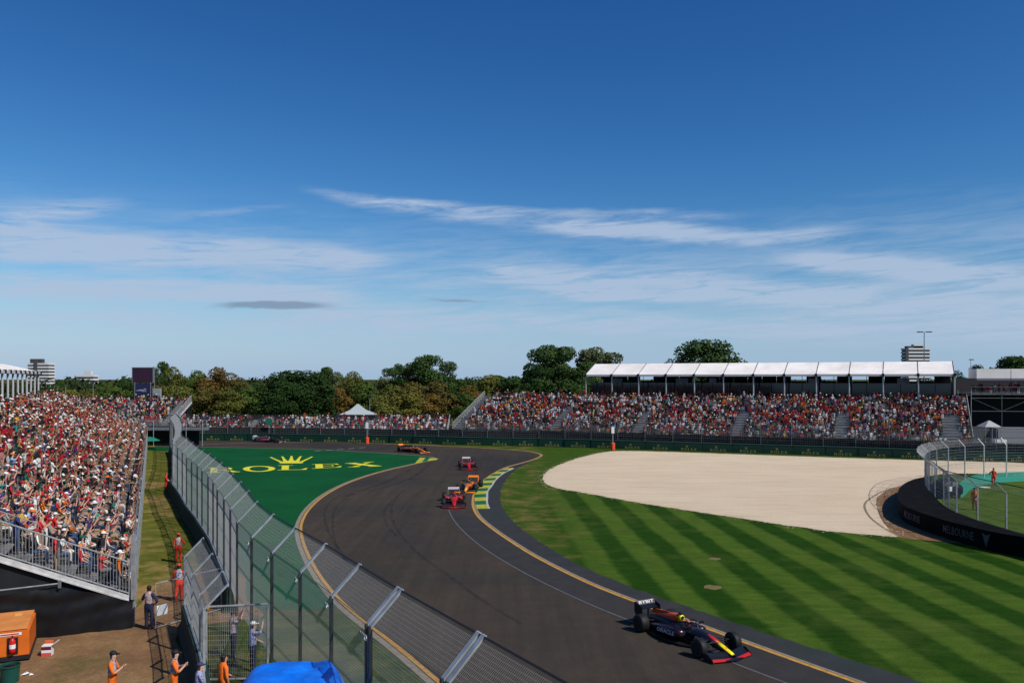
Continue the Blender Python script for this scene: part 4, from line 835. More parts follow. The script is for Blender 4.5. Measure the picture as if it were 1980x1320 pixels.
# ------------------------------------------------------------------ racing cars
TYRE = mat('tyre_rubber', (.013, .0125, .012), .6, 0, 6, .2, spec=.25); RIM = mat('wheel_cover', (.02, .02, .022), .35, .3); CARB = mat('carbon_black', (.012, .012, .013), .45, 0, 0, spec=.5)
WHT = mat('sponsor_white', (.75, .75, .74), .4); SUSP = mat('suspension_black', (.010, .010, .010), .7)
def superell(cx, cz, w, h, n=14, p=2.6, x=0.0):
    out = []
    for i in range(n):
        t = 2*PI*i/n; c, s = math.cos(t), math.sin(t); out.append((x, cx+abs(c)**(2/p)*(1 if c > 0 else -1)*w, cz+abs(s)**(2/p)*(1 if s > 0 else -1)*h))
    return out
def race_car(loc, heading, sch, label, words=None, steer=0.0):
    car = empty('racing_car', loc, heading, label, 'racing car', 'racing cars on the bend')
    M1 = mat(sch['name']+'_body', sch['body'], .4, 0, 0, coat=.12, spec=.3); M2 = mat(sch['name']+'_nose', sch['nose'], .4, 0, 0, coat=.12, spec=.3); M3 = mat(sch['name']+'_cover', sch['cover'], .3, coat=.25); M4 = mat(sch['name']+'_accent', sch['accent'], .35); M5 = mat(sch['name']+'_wing', sch['wing'], .35); M6 = mat(sch['name']+'_pod', sch['pod'], .3, coat=.25)
    M7 = mat(sch['name']+'_rearwing', sch.get('rwing', sch['wing']), .4)
    # monocoque and nose
    b = MB(); st = [(2.62, .20, .10, .055), (2.45, .23, .13, .075), (2.1, .30, .16, .10), (1.7, .40, .19, .13), (1.2, .49, .24, .17), (.75, .50, .31, .19), (.45, .46, .36, .19)]
    b.loft([superell(0, z, w, h, x=x) for x, z, w, h in st]); b.build('monocoque', M1, car, True)
    b = MB(); b.loft([superell(0, z+h*.5, w*.8, h*.66, x=x) for x, z, w, h in ((2.63, .20, .10, .056), (2.45, .235, .125, .075), (2.1, .31, .13, .10), (1.85, .37, .12, .11))]); b.build('nose_panel', M2, car, True)
    if sch.get('stripe'): MB().loft([superell(0, z, w, h, x=x) for x, z, w, h in ((1.84, .455, .10, .06), (1.5, .52, .11, .07), (1.15, .585, .12, .08))]).build('nose_stripe', M4, car, True)
    # cockpit tub sides and rear body
    b = MB(); b.loft([superell(0, z, w, h, x=x) for x, z, w, h in ((.60, .36, .33, .20), (.2, .40, .34, .22), (-.25, .42, .34, .25), (-.9, .42, .30, .26), (-1.6, .40, .22, .22), (-2.15, .38, .13, .15), (-2.35, .36, .08, .09))]); b.build('rear_body', M1, car, True)
    MB().ell((.18, 0, .60), (.34, .235, .05), 16, 4).build('cockpit_opening', CARB, car)
    # engine cover and air box
    b = MB(); b.loft([superell(0, z, w, h, x=x, p=2.2) for x, z, w, h in ((-.22, .86, .10, .105), (-.45, .82, .135, .17), (-.8, .74, .13, .20), (-1.3, .63, .09, .18), (-1.9, .53, .045, .13), (-2.25, .47, .025, .08))]); b.build('engine_cover', M3, car, True)
    if sch.get('collar'): MB().loft([superell(0, .865, .106, .112, x=-.205, p=2.2), superell(0, .845, .125, .148, x=-.33, p=2.2)]).build('intake_collar', M2, car, True)
    MB().loft([superell(0, .87, .075, .075, x=-.19), superell(0, .87, .06, .06, x=-.25)]).build('air_intake', CARB, car)
    MB().prism([(-.7, .90), (-1.9, .62), (-2.2, .70), (-1.9, .84), (-1.1, .93)], 'y', -.012, .012).build('shark_fin', M3, car)
    MB().box((-.3, 0, 1.03), (.16, .10, .07)).build('roll_camera', mat('camera_yellow', (.7, .5, .02), .5) if sch.get('ycam') else CARB, car)
    # sidepods
    for s in (1, -1):
        b = MB(); b.loft([superell(s*y, z, w, h, x=x, p=3) for x, y, z, w, h in ((.42, .52, .47, .17, .115), (.2, .53, .45, .20, .15), (-.4, .52, .41, .21, .18), (-1.0, .45, .36, .19, .15), (-1.6, .32, .28, .13, .10), (-2.0, .22, .22, .07, .06))]); pod = b.build('sidepod', M6, car, True)
        MB().loft([superell(s*.53, .475, .13, .07, x=.428), superell(s*.53, .475, .11, .055, x=.40)]).build('pod_intake', CARB, pod)
        MB().hexa([(.15, s*.46, .66), (.15, s*.62, .68), (.22, s*.62, .68), (.22, s*.46, .66), (.15, s*.46, .675), (.15, s*.62, .70), (.22, s*.62, .70), (.22, s*.46, .675)]).build('mirror_stalk', CARB, car)
        MB().box((.2, s*.66, .72), (.07, .18, .085)).build('mirror', sch.get('mirror') and M4 or M1, car)
    # floor
    b = MB(); b.prism([(.95, .22), (.80, .45), (.4, .70), (-.5, .78), (-1.35, .72), (-1.5, .45), (-2.2, .42), (-2.2, -.42), (-1.5, -.45), (-1.35, -.72), (-.5, -.78), (.4, -.70), (.80, -.45), (.95, -.22)], 'z', .055, .11); b.build('floor', CARB, car)
    b = MB(); b.box((-2.3, 0, .22), (.35, .9, .22)); b.build('diffuser', CARB, car)
    # front wing
    fw = empty('front_wing', (0, 0, 0)); fw.parent = car
    for k, (dx, z, c_, m) in enumerate(((0, .085, .10, M4), (-.09, .12, .13, M5), (-.24, .17, .12, M5), (-.34, .23, .11, M5))):
        for s in (1, -1):
            yi, yo = (0.0, .93) if k == 0 else (.12, .93); xo = 2.72+dx; sw = .22
            b = MB(); th = .018; a0 = (xo+.12, yi*s, z); a1 = (xo+.12-sw, yo*s, z+.0); a2 = (xo+.12-sw-c_, yo*s, z+.07); a3 = (xo+.12-c_, yi*s, z+.05)
            pts = [a0, a1, a2, a3]; b.hexa([(x, y, zz-th) for x, y, zz in pts]+pts); b.build('wing_flap', m, fw)
            if k == 0: MB().hexa([(xo+.125, 0, z-.02), (xo+.03, .42*s, z-.02), (xo+.01-c_, .42*s, z+.03), (xo+.1-c_, 0, z+.03), (xo+.125, 0, z+.004), (xo+.03, .42*s, z+.004), (xo+.01-c_, .42*s, z+.06), (xo+.1-c_, 0, z+.06)]).build('wing_centre', M1, fw)
    for s in (1, -1):
        b = MB(); b.prism([(2.66, .05), (2.10, .05), (2.06, .27), (2.30, .30), (2.6, .14)], 'y', s*.935, s*.955); b.build('wing_endplate', M5, fw)
    # rear wing
    rw = empty('rear_wing', (0, 0, 0)); rw.parent = car
    for x0, z0, c_, t_, m in ((-2.28, .76, .28, .10, M5), (-2.50, .87, .11, .17, M7)):
        b = MB(); b.hexa([(x0, -.47, z0-.02), (x0, .47, z0-.02), (x0-c_, .47, z0+t_-.02), (x0-c_, -.47, z0+t_-.02), (x0, -.47, z0+.01), (x0, .47, z0+.01), (x0-c_, .47, z0+t_+.01), (x0-c_, -.47, z0+t_+.01)]); b.build('wing_plane', m, rw)
    for s in (1, -1): b = MB(); b.prism([(-2.15, .45), (-2.62, .42), (-2.72, .60), (-2.72, .98), (-2.65, 1.01), (-2.2, .86)], 'y', s*.47, s*.49); b.build('wing_endplate', M7 if sch.get('rwing') else M5, rw)
    MB().box((-2.4, 0, .56), (.1, .03, .42)).build('wing_pylon', CARB, rw); b = MB(); b.box((-2.45, 0, .50), (.2, .9, .025)); b.build('beam_wing', CARB, rw)
    # halo
    b = MB(); pts = [Vector((-.16, s_*.26, .74)) for s_ in (1,)]+[Vector((-.02, .285, .80)), Vector((.22, .27, .855)), Vector((.46, .18, .88)), Vector((.60, 0, .88)), Vector((.46, -.18, .88)), Vector((.22, -.27, .855)), Vector((-.02, -.285, .80)), Vector((-.16, -.26, .74))]
    b.path(pts, .034, 6); b.tube((.60, 0, .88), (.82, 0, .55), .03, .03, 6); b.build('halo', CARB, car, True)
    # wheels
    for x, w, ty in ((1.75, .305, .84), (-1.85, .405, .795)):
        for s in (1, -1):
            wh = empty('wheel', (x, s*ty, .36), (steer if x > 0 else 0)); wh.parent = car; h = w/2
            b = MB(); b.lathe([(.20, -h), (.28, -h*1.0), (.335, -h*.93), (.357, -h*.72), (.36, 0), (.357, h*.72), (.335, h*.93), (.28, h), (.20, h)], 28, 'y'); b.build('tyre', TYRE, wh, True)
            b = MB(); b.lathe([(.235, -h*.88), (.05, -h*.70), (.05, h*.70), (.235, h*.88)], 22, 'y'); b.build('wheel_cover', RIM, wh, True)
            b = MB()
            for sg in (1, -1):
                for k in range(22):
                    t0, t1 = 2*PI*k/22, 2*PI*(k+1)/22; b.quadv([(math.cos(t0)*.262, sg*(h+.002), math.sin(t0)*.262), (math.cos(t1)*.262, sg*(h+.002), math.sin(t1)*.262), (math.cos(t1)*.272, sg*(h+.0015), math.sin(t1)*.272), (math.cos(t0)*.272, sg*(h+.0015), math.sin(t0)*.272)])
            b.build('tyre_band', sch.get('band') or mat('tyre_band_grey', (.12, .12, .12), .6), wh, kind='stuff')
            for (ax, az, bx, bz) in ((x+.16, .24, x-.02, .24), (x-.22, .24, x+.0, .25), (x+.15, .50 if x > 0 else .42, x, .47), (x-.24, .50 if x > 0 else .42, x, .47), (x+.02, .52 if x > 0 else .3, x-.04, .30)):
                MB().tube((ax, s*.16, az), (bx, s*(ty-w/2+.03), bz), .018, .018, 5).build('suspension_arm', SUSP, car)
            if x > 0: MB().prism([(x-.2, .64), (x-.05, .72), (x+.12, .73), (x+.12, .70), (x-.05, .68), (x-.18, .62)], 'y', s*(ty-.13)-.02, s*(ty-.13)+.02).build('wheel_winglet', CARB, car)
    if words:
        for (txt, size, o, xa, ya, sx, mm) in words: lettering('lettering', txt, size, mm, car, o, xa, ya, sx)
    # driver
    d = empty('person', car.matrix_basis @ Vector((.12, 0, .35)), heading, sch['driver'], 'driver', 'drivers in the racing cars'); b = MB(); b.ell((0, 0, .40), (.14, .125, .145), 14, 9)
    b.build('helmet', mat(sch['name']+'_helmet', sch['helmet'], .3, coat=.3), d, True); MB().loft([[(.085+.055*math.cos(t), .127*math.sin(t), .37+zz) for t in (-1.2, -.7, -.25, .25, .7, 1.2)] for zz in (0, .075)], False, False).build('visor', mat('visor_dark', (.01, .01, .015), .1), d)
    b = MB(); b.loft([superell(0, .18, .23, .10, x=-.08), superell(0, .18, .24, .12, x=.05), superell(0, .12, .15, .10, x=.2)]); b.build('shoulders', mat(sch['name']+'_suit', sch['suit'], .8), d, True)
    return car
RED = (.44, .008, .006); PAP = (.80, .21, .02)
bull = dict(name='dark_blue', body=(.006, .007, .016), nose=(.85, .66, .0), cover=(.80, .085, .012), accent=(.45, .012, .012), wing=(.007, .008, .014), pod=(.016, .005, .010), stripe=True, collar=True, ycam=False, mirror=False, helmet=(.45, .10, .06), suit=(.02, .02, .06), driver='driver in a red and white helmet in the nearest dark racing car')
ferr = lambda drv, nm: dict(name=nm, body=RED, nose=RED, cover=RED, accent=(.16, .006, .009), wing=(.02, .02, .02), rwing=(.42, .38, .38), pod=RED, helmet=(.5, .1, .03), suit=(.3, .01, .01), driver=drv)
mcl = lambda drv, nm, nose=PAP: dict(name=nm, body=(.50, .12, .015), nose=nose, cover=(.02, .02, .02), accent=PAP, wing=(.03, .03, .03), rwing=PAP, pod=(.025, .03, .05), helmet=(.35, .5, .1), suit=(.5, .12, .02), driver=drv)
alp = dict(name='pink_black', body=(.02, .015, .02), nose=(.25, .07, .12), cover=(.22, .05, .09), accent=(.35, .35, .37), wing=(.02, .02, .02), rwing=(.4, .4, .42), pod=(.26, .07, .12), helmet=(.6, .6, .6), suit=(.1, .1, .2), driver='driver in a white helmet in the pink and black racing car')
WY = mat('sponsor_red', (.5, .03, .02), .4)
hb_ = math.atan2(-.878, .479)
bw = [('BYBIT', .18, (-2.548, 0, .968), (0, 1, 0), (-.11, 0, .17), 1.7, WHT), ('BYBIT', .16, (2.31, -.62, .232), (.235, 1, 0), (-.8, 0, .5), 1.2, WHT), ('BYBIT', .16, (2.31, .62, .232), (-.235, 1, 0), (-.8, 0, .5), 1.2, WHT),
      ('ORACLE', .22, (-.35, -.752, .40), (1, 0, .06), (0, .12, 1), 1.3, WHT), ('ORACLE', .22, (-.35, .752, .40), (-1, 0, -.06), (0, -.12, 1), 1.3, WHT), ('ORACLE', .13, (1.25, -.33, .47), (1, .16, 0), (0, .3, 1), 1.2, WHT), ('1', .16, (2.30, 0, .375), (0, 1, 0), (-1, 0, .3), 1.2, WY)]
race_car((6.93, 33.0, .014), hb_, bull, 'dark blue racing car with a yellow nose and BYBIT wing lettering, nearest the camera', bw)
fw_ = [('F', .001, (0, 0, -5), (1, 0, 0), (0, 0, 1), 1, WHT)]
race_car((-4.85, 69.0, .014), math.atan2(-.997, .075), ferr('driver in the front red racing car on the bend', 'scarlet'), 'red racing car just ahead of the kerb, the nearer of the two red cars')
race_car((-3.98, 77.6, .014), math.atan2(-.99, -.10), mcl('driver in a green helmet in the orange car riding the kerb', 'papaya', (.85, .42, .03)), 'orange racing car with a yellow nose running against the striped kerb, behind a red car')
race_car((-5.15, 96.3, .014), math.atan2(-.99, .12), ferr('driver in the farther red racing car', 'crimson'), 'red racing car alone in mid track, the farther of the two red cars')
race_car((-14.0, 116.6, .014), math.atan2(-.66, .75), mcl('driver in the orange car beyond the green runoff', 'tangerine'), 'orange racing car turning past the tip of the green runoff')
race_car((-39.6, 134.6, .014), math.atan2(-.30, .95), alp, 'pink and black racing car alone on the far straight by the green boards')
tag(crowd('spectator_crowd', rest, 'dense crowd of spectators in coloured shirts and caps filling all the grandstands'), cat='crowd')
# ------------------------------------------------------------------ marshals and staff
ORG = mat('marshal_orange', (.88, .17, .012), .8, 0, 5, .3); RDO = mat('marshal_red_orange', (.66, .045, .02), .8, 0, 5, .3); TAB = mat('tabard_navy', (.03, .035, .10), .8, 0, 14, .3, (.45, .45, .48)); TABW = mat('tabard_pale', (.52, .46, .46), .8, 0, 11, .3, (.20, .06, .07)); NAVY = mat('navy_cloth', (.018, .02, .05), .85)
BOOT = mat('boot_black', (.012, .012, .012), .6)
def staff(name_lab, px, py_feet, face, kw, mats, cap=None, z=0, d=None, height=1.0, extra=None):
    p = G(px, py_feet, z) if d is None else Vector(((px-CX)*d/F, d, z)); nd, ed = rig(fingers=True, bulk=1.24, **kw); me = skin_body('body', nd, ed, mats, 1)
    r = empty('person', p, face-PI/2, name_lab, 'person', 'marshals and track staff'); r.scale = (height,)*3; place('body', me, r)
    lean = kw.get('lean', 0)
    if cap: place('cap', CAPS['cap'], r, (0, lean+.03, 1.70), col=cap)
    else:
        b = MB(); b.ell((0, lean+.015, 1.70), (.092, .108, .085), 10, 6); b.build('hair', HAIRS[0], r, True)
    return r
S1, S2 = SKINS[0], SKINS[1]; CLAP = (.27, .12, 1.14, .045, .30, 1.26)
staff('man in navy trousers and pale tabard, hand on hip, back turned, by the mesh panel', 288, 1217, PI/2-.1, dict(arms=(HIP, (.30, .02, 1.18, .34, .30, 1.25)), vest=True, sleeves='A'), [NAVY, S2, NAVY, HAIRS[0], TABW], None, height=1.04)
staff('marshal in orange-red suit and dark tabard standing close by the short wire fence run', 346, 1163, PI/2+.5, dict(arms=(DOWN, REST), vest=True, sleeves='A'), [RDO, S1, RDO, HAIRS[0], TAB], RDO.diffuse_color[:3] and (.6, .04, .02), height=1.0)
staff('marshal in red suit with grey tabard, farther up the grass path by the fence', 345, 1088, PI/2+.2, dict(arms=(HIP, DOWN), vest=True, sleeves='A'), [RDO, S1, RDO, HAIRS[0], TABW], (.6, .04, .02), height=.95)
staff('small distant marshal in red suit leaning by the concrete wall far up the path', 321, 945, 0.2, dict(arms=(REST, REST)), [RDO, S1, RDO, HAIRS[0]], (.6, .04, .02), d=76.5, height=.95)
staff('left of two orange suited marshals clapping in the dirt yard, navy tabard, black cap', 217, 1368, .15, dict(arms=(CLAP, CLAP), vest=True, sleeves='A'), [ORG, S1, ORG, HAIRS[1], TAB], (.012, .012, .015), d=26.4)
staff('right of two orange suited marshals, clapping beside the dark green wall', 337, 1368, .35, dict(arms=(CLAP, CLAP), vest=True, sleeves='A'), [ORG, S1, ORG, HAIRS[0], TAB], (.012, .012, .015), d=26.5)
staff('marshal in orange overalls inside the opening between the fence runs, seen through mesh', 431, 1368, 0.9, dict(arms=(DOWN, REST), sleeves='A'), [ORG, S2, ORG, HAIRS[0]], None, d=26.2, height=.98)
PLD = mat('check_shirt_blue', (.06, .07, .28), .85, 0, 18, .3, (.5, .5, .6)); 
staff('photographer in pale patterned shirt at the fence opening, farther of the two', 450, 1290, .6, dict(arms=(PHONE, PHONE), sleeves='A'), [TABW, S1, NAVY, HAIRS[2]], None, d=31.0)
staff('photographer in blue checked shirt and white cap at the fence opening, nearer of the two', 488, 1330, .7, dict(arms=(PHONE, REST), sleeves='A'), [PLD, S1, NAVY, HAIRS[0]], (.7, .7, .68), d=29.6)
staff('marshal in orange suit standing on the lawn inside the right fenced bend, in front', 1885, 986, -2.2, dict(arms=(DOWN, REST)), [ORG, S1, ORG, HAIRS[0]], (.02, .02, .02))
staff('marshal in red-orange suit and dark cap beyond the pale green strip inside the right bend', 1921, 938, -2.0, dict(arms=(HIP, DOWN)), [RDO, S1, RDO, HAIRS[0]], (.02, .02, .02), height=.95)
staff('person in blue top holding a striped flag beside the lower wall at the bottom edge', 385, 1405, .6, dict(arms=(REST, REST), sleeves='A'), [PLD, S1, NAVY, HAIRS[1]], (.03, .04, .1), d=25.6, height=.95)
# ------------------------------------------------------------------ small things in the yard
mp = empty('temporary_fence', G(301, 1217), math.radians(58), 'light temporary mesh fence panel beside the man in the pale tabard', 'fence panel')
b = MB()
for p, q in (((0, 0, .05), (0, 0, 1.95)), ((3.3, 0, .05), (3.3, 0, 1.95)), ((0, 0, .1), (3.3, 0, .1)), ((0, 0, 1.93), (3.3, 0, 1.93))): b.tube(p, q, .02, .02, 5)
b.build('panel_frame', GALV, mp); b = MB(); wires(b, Vector((0, 0, .1)), Vector((3.3, 0, .1)), Vector((0, 0, 1.9)), Vector((3.3, 0, 1.9)), .16, .22, .0022); b.build('wire_mesh', GALV, mp, kind='stuff')
MB().box((.28, -.03, .78), (.5, .02, .42)).build('white_notice', WHT, mp)
GO = mat('generator_orange', (.66, .14, .012), .5, 0, 2, .2); 
gen = empty('generator', (-19.0, 30.3, 0), math.radians(25), 'orange mobile generator with a fire extinguisher on its end, before the black tarp', 'generator')
b = MB(); b.prism([(-1.15, .22), (1.15, .22), (1.15, 1.12), (1.02, 1.20), (-1.02, 1.20), (-1.15, 1.12)], 'y', 0, 2.5); b.build('housing', GO, gen)
MB().box((0, 1.25, 1.225), (2.2, 2.56, .05)).build('lid', mat('generator_lid', (.70, .26, .07), .5, 0, 2, .2), gen)
MB().box((0, 1.25, .16), (2.36, 2.6, .16)).build('black_chassis', mat('chassis_black', (.015, .015, .016), .5), gen)
for x in (-1.0, 1.0):
    for y in (.35, 2.2): MB().tube((x-.1, y, .12), (x+.1, y, .12), .12, .12, 12).build('wheel', TYRE, gen)
e1 = MB().lathe([(.02, 0), (.10, .02), (.105, .12), (.105, .45), (.06, .53), (.03, .56)], 12, c=(.62, -.14, .38)).build('fire_extinguisher', mat('extinguisher_red', (.55, .012, .012), .3), gen, True)
MB().lathe([(.108, 0), (.108, .15)], 12, c=(.62, -.14, .56)).build('white_band', WHT, e1); MB().tube((.62, -.14, .94), (.62, -.14, 1.02), .03, .03, 6).build('valve', BOOT, e1)
MB().box((.62, -.03, .62), (.34, .03, .6)).build('extinguisher_bracket', BOOT, gen); MB().box((.45, -.006, 1.04), (.9, .012, .10)).build('white_label', WHT, gen); MB().box((.52, -.010, 1.04), (.6, .012, .05)).build('red_label', WY, gen)
for k in range(3): MB().box((-.5+k*.0, -.004, .45+.12*k), (.6, .02, .03)).build('vent_slat', BOOT, gen)
MB().box((-.4, 1.9, 1.26), (.35, .1, .05)).build('lid_handle', BOOT, gen); MB().box((.6, 2.0, 1.27), (.25, .25, .06)).build('filler_cap', mat('lid_yellow', (.7, .35, .1), .5), gen)
b = MB(); b.lathe([(.26, 0), (.28, .04), (.31, .54), (.34, .56), (.34, .60), (.30, .60), (.27, .10)], 20); bn = b.build('litter_bin', mat('bin_green', (.008, .07, .05), .4, 0, 1.5, .2), loc=Vector((-17.35, 28.6, 0))); tag(bn, 'open dark green round bin at the lower left corner by the orange generator', 'bin')
MB().ell((0, -.02, .52), (.24, .24, .08), 10, 4).build('rubbish_bag', BLACK, bn, True)
rb = empty('carton', G(92, 1266), .2, 'small red and white cardboard box with an open flap on the dirt', 'box'); MB().box((0, 0, .20), (.34, .3, .40)).build('box_body', WHT, rb); MB().box((0, -.152, .07), (.345, .01, .14)).build('red_panel', mat('carton_red', (.6, .08, .06), .7), rb)
MB().box((0, -.154, .31), (.345, .01, .12)).build('dark_panel', mat('carton_maroon', (.12, .01, .015), .7), rb); MB().box((.26, 0, .46), (.26, .3, .015), 0, (0, -.6)).build('open_flap', WHT, rb); MB().box((0, .17, .46), (.3, .015, .14), 0, (.3, 0)).build('back_flap', mat('carton_orange', (.7, .15, .05), .7), rb)
lit = random.Random(4)
for k, (px, py) in enumerate(((48, 1305), (54, 1303), (60, 1306), (205, 1212), (212, 1213), (200, 1214), (120, 1222))):
    p = G(px, py); b = MB(); b.quadv([(lit.uniform(-.12, -.04), lit.uniform(-.1, -.03), .02), (lit.uniform(.04, .12), lit.uniform(-.1, -.03), .05), (lit.uniform(.04, .12), lit.uniform(.03, .1), .02), (lit.uniform(-.12, -.04), lit.uniform(.03, .1), .06)])
    o = b.build('paper_scrap', WHT, loc=Vector((p.x, p.y, .015))); tag(o, ('leftmost', 'middle', 'rightmost', 'middle', 'right', 'leftmost', 'far left')[k]+' scrap of white litter on the dirt %s' % ('near the green bin' if k < 3 else 'at the foot of the black tarp'), 'litter', 'litter near the green bin' if k < 3 else 'litter along the black tarp')
# blue tarp canopy at the bottom edge
TB = mat('blue_tarpaulin', (.006, .20, .85), .45, 0, 2.6, .35, (.004, .11, .58), .9, .25)
cn = empty('blue_canopy', (-5.55, 20.6, .10), math.radians(10), 'bright blue tarpaulin canopy with creased roof at the bottom edge beside the fence', 'canopy')
b = MB(); nx, ny = 26, 22; grid = []
for i in range(nx+1):
    row = []
    for j in range(ny+1):
        x = -1.5+3.0*i/nx; y = -2.0+3.9*j/ny; ex = max(0, abs(x)-.85)/.65; ey = max(0, y-1.05)/.85
        z = 2.98-.95*ex**1.5-.9*ey**1.4+.018*math.sin(x*5+y*3)+.02*abs(math.sin(x*4-y*3))+.015*math.sin(y*13+x*2)-.06*math.exp(-((x-.3-.3*y)**2)*30)
        row.append((x*(1-.12*ey), y-.1*ex, z))
    grid.append(row)
b.loft(grid, False, False); b.build('tarpaulin', TB, cn, True)
for x in (-1.3, 1.25):
    for y in (-1.7, 1.6): MB().tube((x, y, 0), (x, y, 2.2), .03, .03, 6).build('canopy_leg', GALVD, cn)
# ------------------------------------------------------------------ white roof over the far main stand
def marquee(root, C1, u, n, bays, bw, dep, ze, zr, name='roof_panel', col_mat=GALV, raf=None, zf=6.8, rr=.06):
    "C1 first column (world), u along, n back; everything relative to root"
    o = root.location; R3 = Matrix.Rotation(0, 3, 'Z')
    def W_(a, d, z): p = C1+u*a+n*d; return Vector((p.x-o.x, p.y-o.y, z))
    for k in range(bays):
        a0, a1 = k*bw+.05, (k+1)*bw-.05
        for (d0, z0, d1, z1) in ((-.25, ze, dep/2, zr), (dep/2, zr, dep+.25, ze)):
            b = MB(); seg = 6; ring = []
            for i in range(seg+1):
                t = i/seg; a = a0+(a1-a0)*t; sag = -.07*math.sin(PI*t); ring.append([W_(a, d0, z0), W_(a, (d0+d1)/2, (z0+z1)/2+sag), W_(a, d1, z1), W_(a, d1, z1-.05), W_(a, d0, z0-.05)])
            b.loft(ring); b.build(name, WHITEV, root)
        b = MB(); b.hexa([W_(a0, -.29, ze-.32), W_(a1, -.29, ze-.32), W_(a1, -.26, ze-.32), W_(a0, -.26, ze-.32), W_(a0, -.29, ze+.03), W_(a1, -.29, ze+.03), W_(a1, -.26, ze+.03), W_(a0, -.26, ze+.03)]); b.build('valance', mat('valance_white', (.62, .60, .57), .5), root)
    for k in range(bays+1):
        a = k*bw
        MB().tube(W_(a, 0, zf-1.5), W_(a, 0, ze), .13, .13, 8).build('column', col_mat, root); b = MB()
        b.tube(W_(a, -.28, ze+.03), W_(a, dep/2, zr+rr*.8), rr, rr, 5); b.tube(W_(a, dep/2, zr+rr*.8), W_(a, dep+.2, ze+.03), rr, rr, 5); b.build('rafter', raf or GALVD, root)
        MB().box(tuple(W_(a, -.28, ze-.12)), (.34, .34, .5), math.atan2(u.y, u.x)).build('rafter_bracket', BOOT, root)
    return W_
WR = empty('pavilion', (RC1.x, RC1.y, 0), 0, 'long white peaked marquee roof on columns above the main grandstand', 'marquee')
Wf = marquee(WR, RC1, RU, RN, 12, 5.0, 10, 11.05, 13.1)
GLS = mat('dark_glass', (.010, .012, .016), .06, 0, 0, spec=.6)
MB().hexa([Wf(0, .3, 6.7), Wf(60, .3, 6.7), Wf(60, 10.2, 6.7), Wf(0, 10.2, 6.7), Wf(0, .3, 6.9), Wf(60, .3, 6.9), Wf(60, 10.2, 6.9), Wf(0, 10.2, 6.9)]).build('deck', STEP, WR)
for k in range(12):
    for h in range(2):
        a0 = k*5+h*2.5+.04; a1 = a0+2.42
        if (k in (7, 9, 11, 8) and h == 0) or (k in (3, 10, 1) and h == 1): zt_ = 9.9          # open above, the sky and trees show through
        else: zt_ = 10.95
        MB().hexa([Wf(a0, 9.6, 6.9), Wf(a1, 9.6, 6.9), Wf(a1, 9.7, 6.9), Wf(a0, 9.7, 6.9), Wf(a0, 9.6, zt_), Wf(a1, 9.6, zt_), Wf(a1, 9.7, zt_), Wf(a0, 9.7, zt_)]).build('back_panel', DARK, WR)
        MB().hexa([Wf(a0, 3.1, 7.0), Wf(a1, 3.1, 7.0), Wf(a1, 3.14, 7.0), Wf(a0, 3.14, 7.0), Wf(a0, 3.1, 9.6), Wf(a1, 3.1, 9.6), Wf(a1, 3.14, 9.6), Wf(a0, 3.14, 9.6)]).build('glass_pane', GLS, WR)
        MB().tube(Wf(a0-.04, 3.05, 6.9), Wf(a0-.04, 3.05, 11), .05, .05, 4).build('mullion', BOOT, WR)
for a, w in ((4.2, 1.8), (16, 2.2), (22, 1.2), (38.5, 1.6), (52, 1.8)):
    MB().hexa([Wf(a, 2.9, 9.5), Wf(a+w, 2.9, 9.5), Wf(a+w, 3.0, 9.5), Wf(a, 3.0, 9.5), Wf(a, 2.9, 10.4), Wf(a+w, 2.9, 10.4), Wf(a+w, 3.0, 10.4), Wf(a, 3.0, 10.4)]).build('video_screen', mat('screen_grey', (.12, .13, .17), .3, 0, .7, .5), WR)
b = MB(); b.prism([(0, 10.9), (5, 13.05), (10, 10.9)], 'x', 0, .04); o = b.build('gable_sheet', WHITEV, WR, loc=Wf(60.05, 0, 0), rz=math.atan2(RU.y, RU.x))
# left pavilion behind the near stand
LP = Vector((-53.9, 82, 0)); LU = Vector((-.377, .926, 0)).normalized(); LN = Vector((-LU.y, LU.x, 0))
LW = empty('pavilion', (LP.x, LP.y, 0), 0, 'white marquee roof on closely spaced columns at the left edge behind the crowd', 'marquee')
marquee(LW, LP, LU, LN, 13, 3.5, 9, 11.35, 12.5, zf=7.6, raf=WHITEV, rr=.02, col_mat=mat('column_pale', (.42, .42, .43), .5))
oo = LW.location; a = LP-oo
b = MB(); d0 = a+LN*8.5; d1 = d0+LU*45; b.hexa([d0+up*6, d1+up*6, d1+LN*.1+up*6, d0+LN*.1+up*6, d0+up*11.2, d1+up*11.2, d1+LN*.1+up*11.2, d0+LN*.1+up*11.2]); b.build('back_wall', mat('pavilion_wall', (.05, .05, .055), .8), LW)
b = MB(); d0 = a+LN*.8; b.hexa([d0, d0+LU*45, d0+LU*45+LN*8, d0+LN*8]+[v+up*6.6 for v in (d0, d0+LU*45, d0+LU*45+LN*8, d0+LN*8)]); b.build('base_structure', DARK, LW)
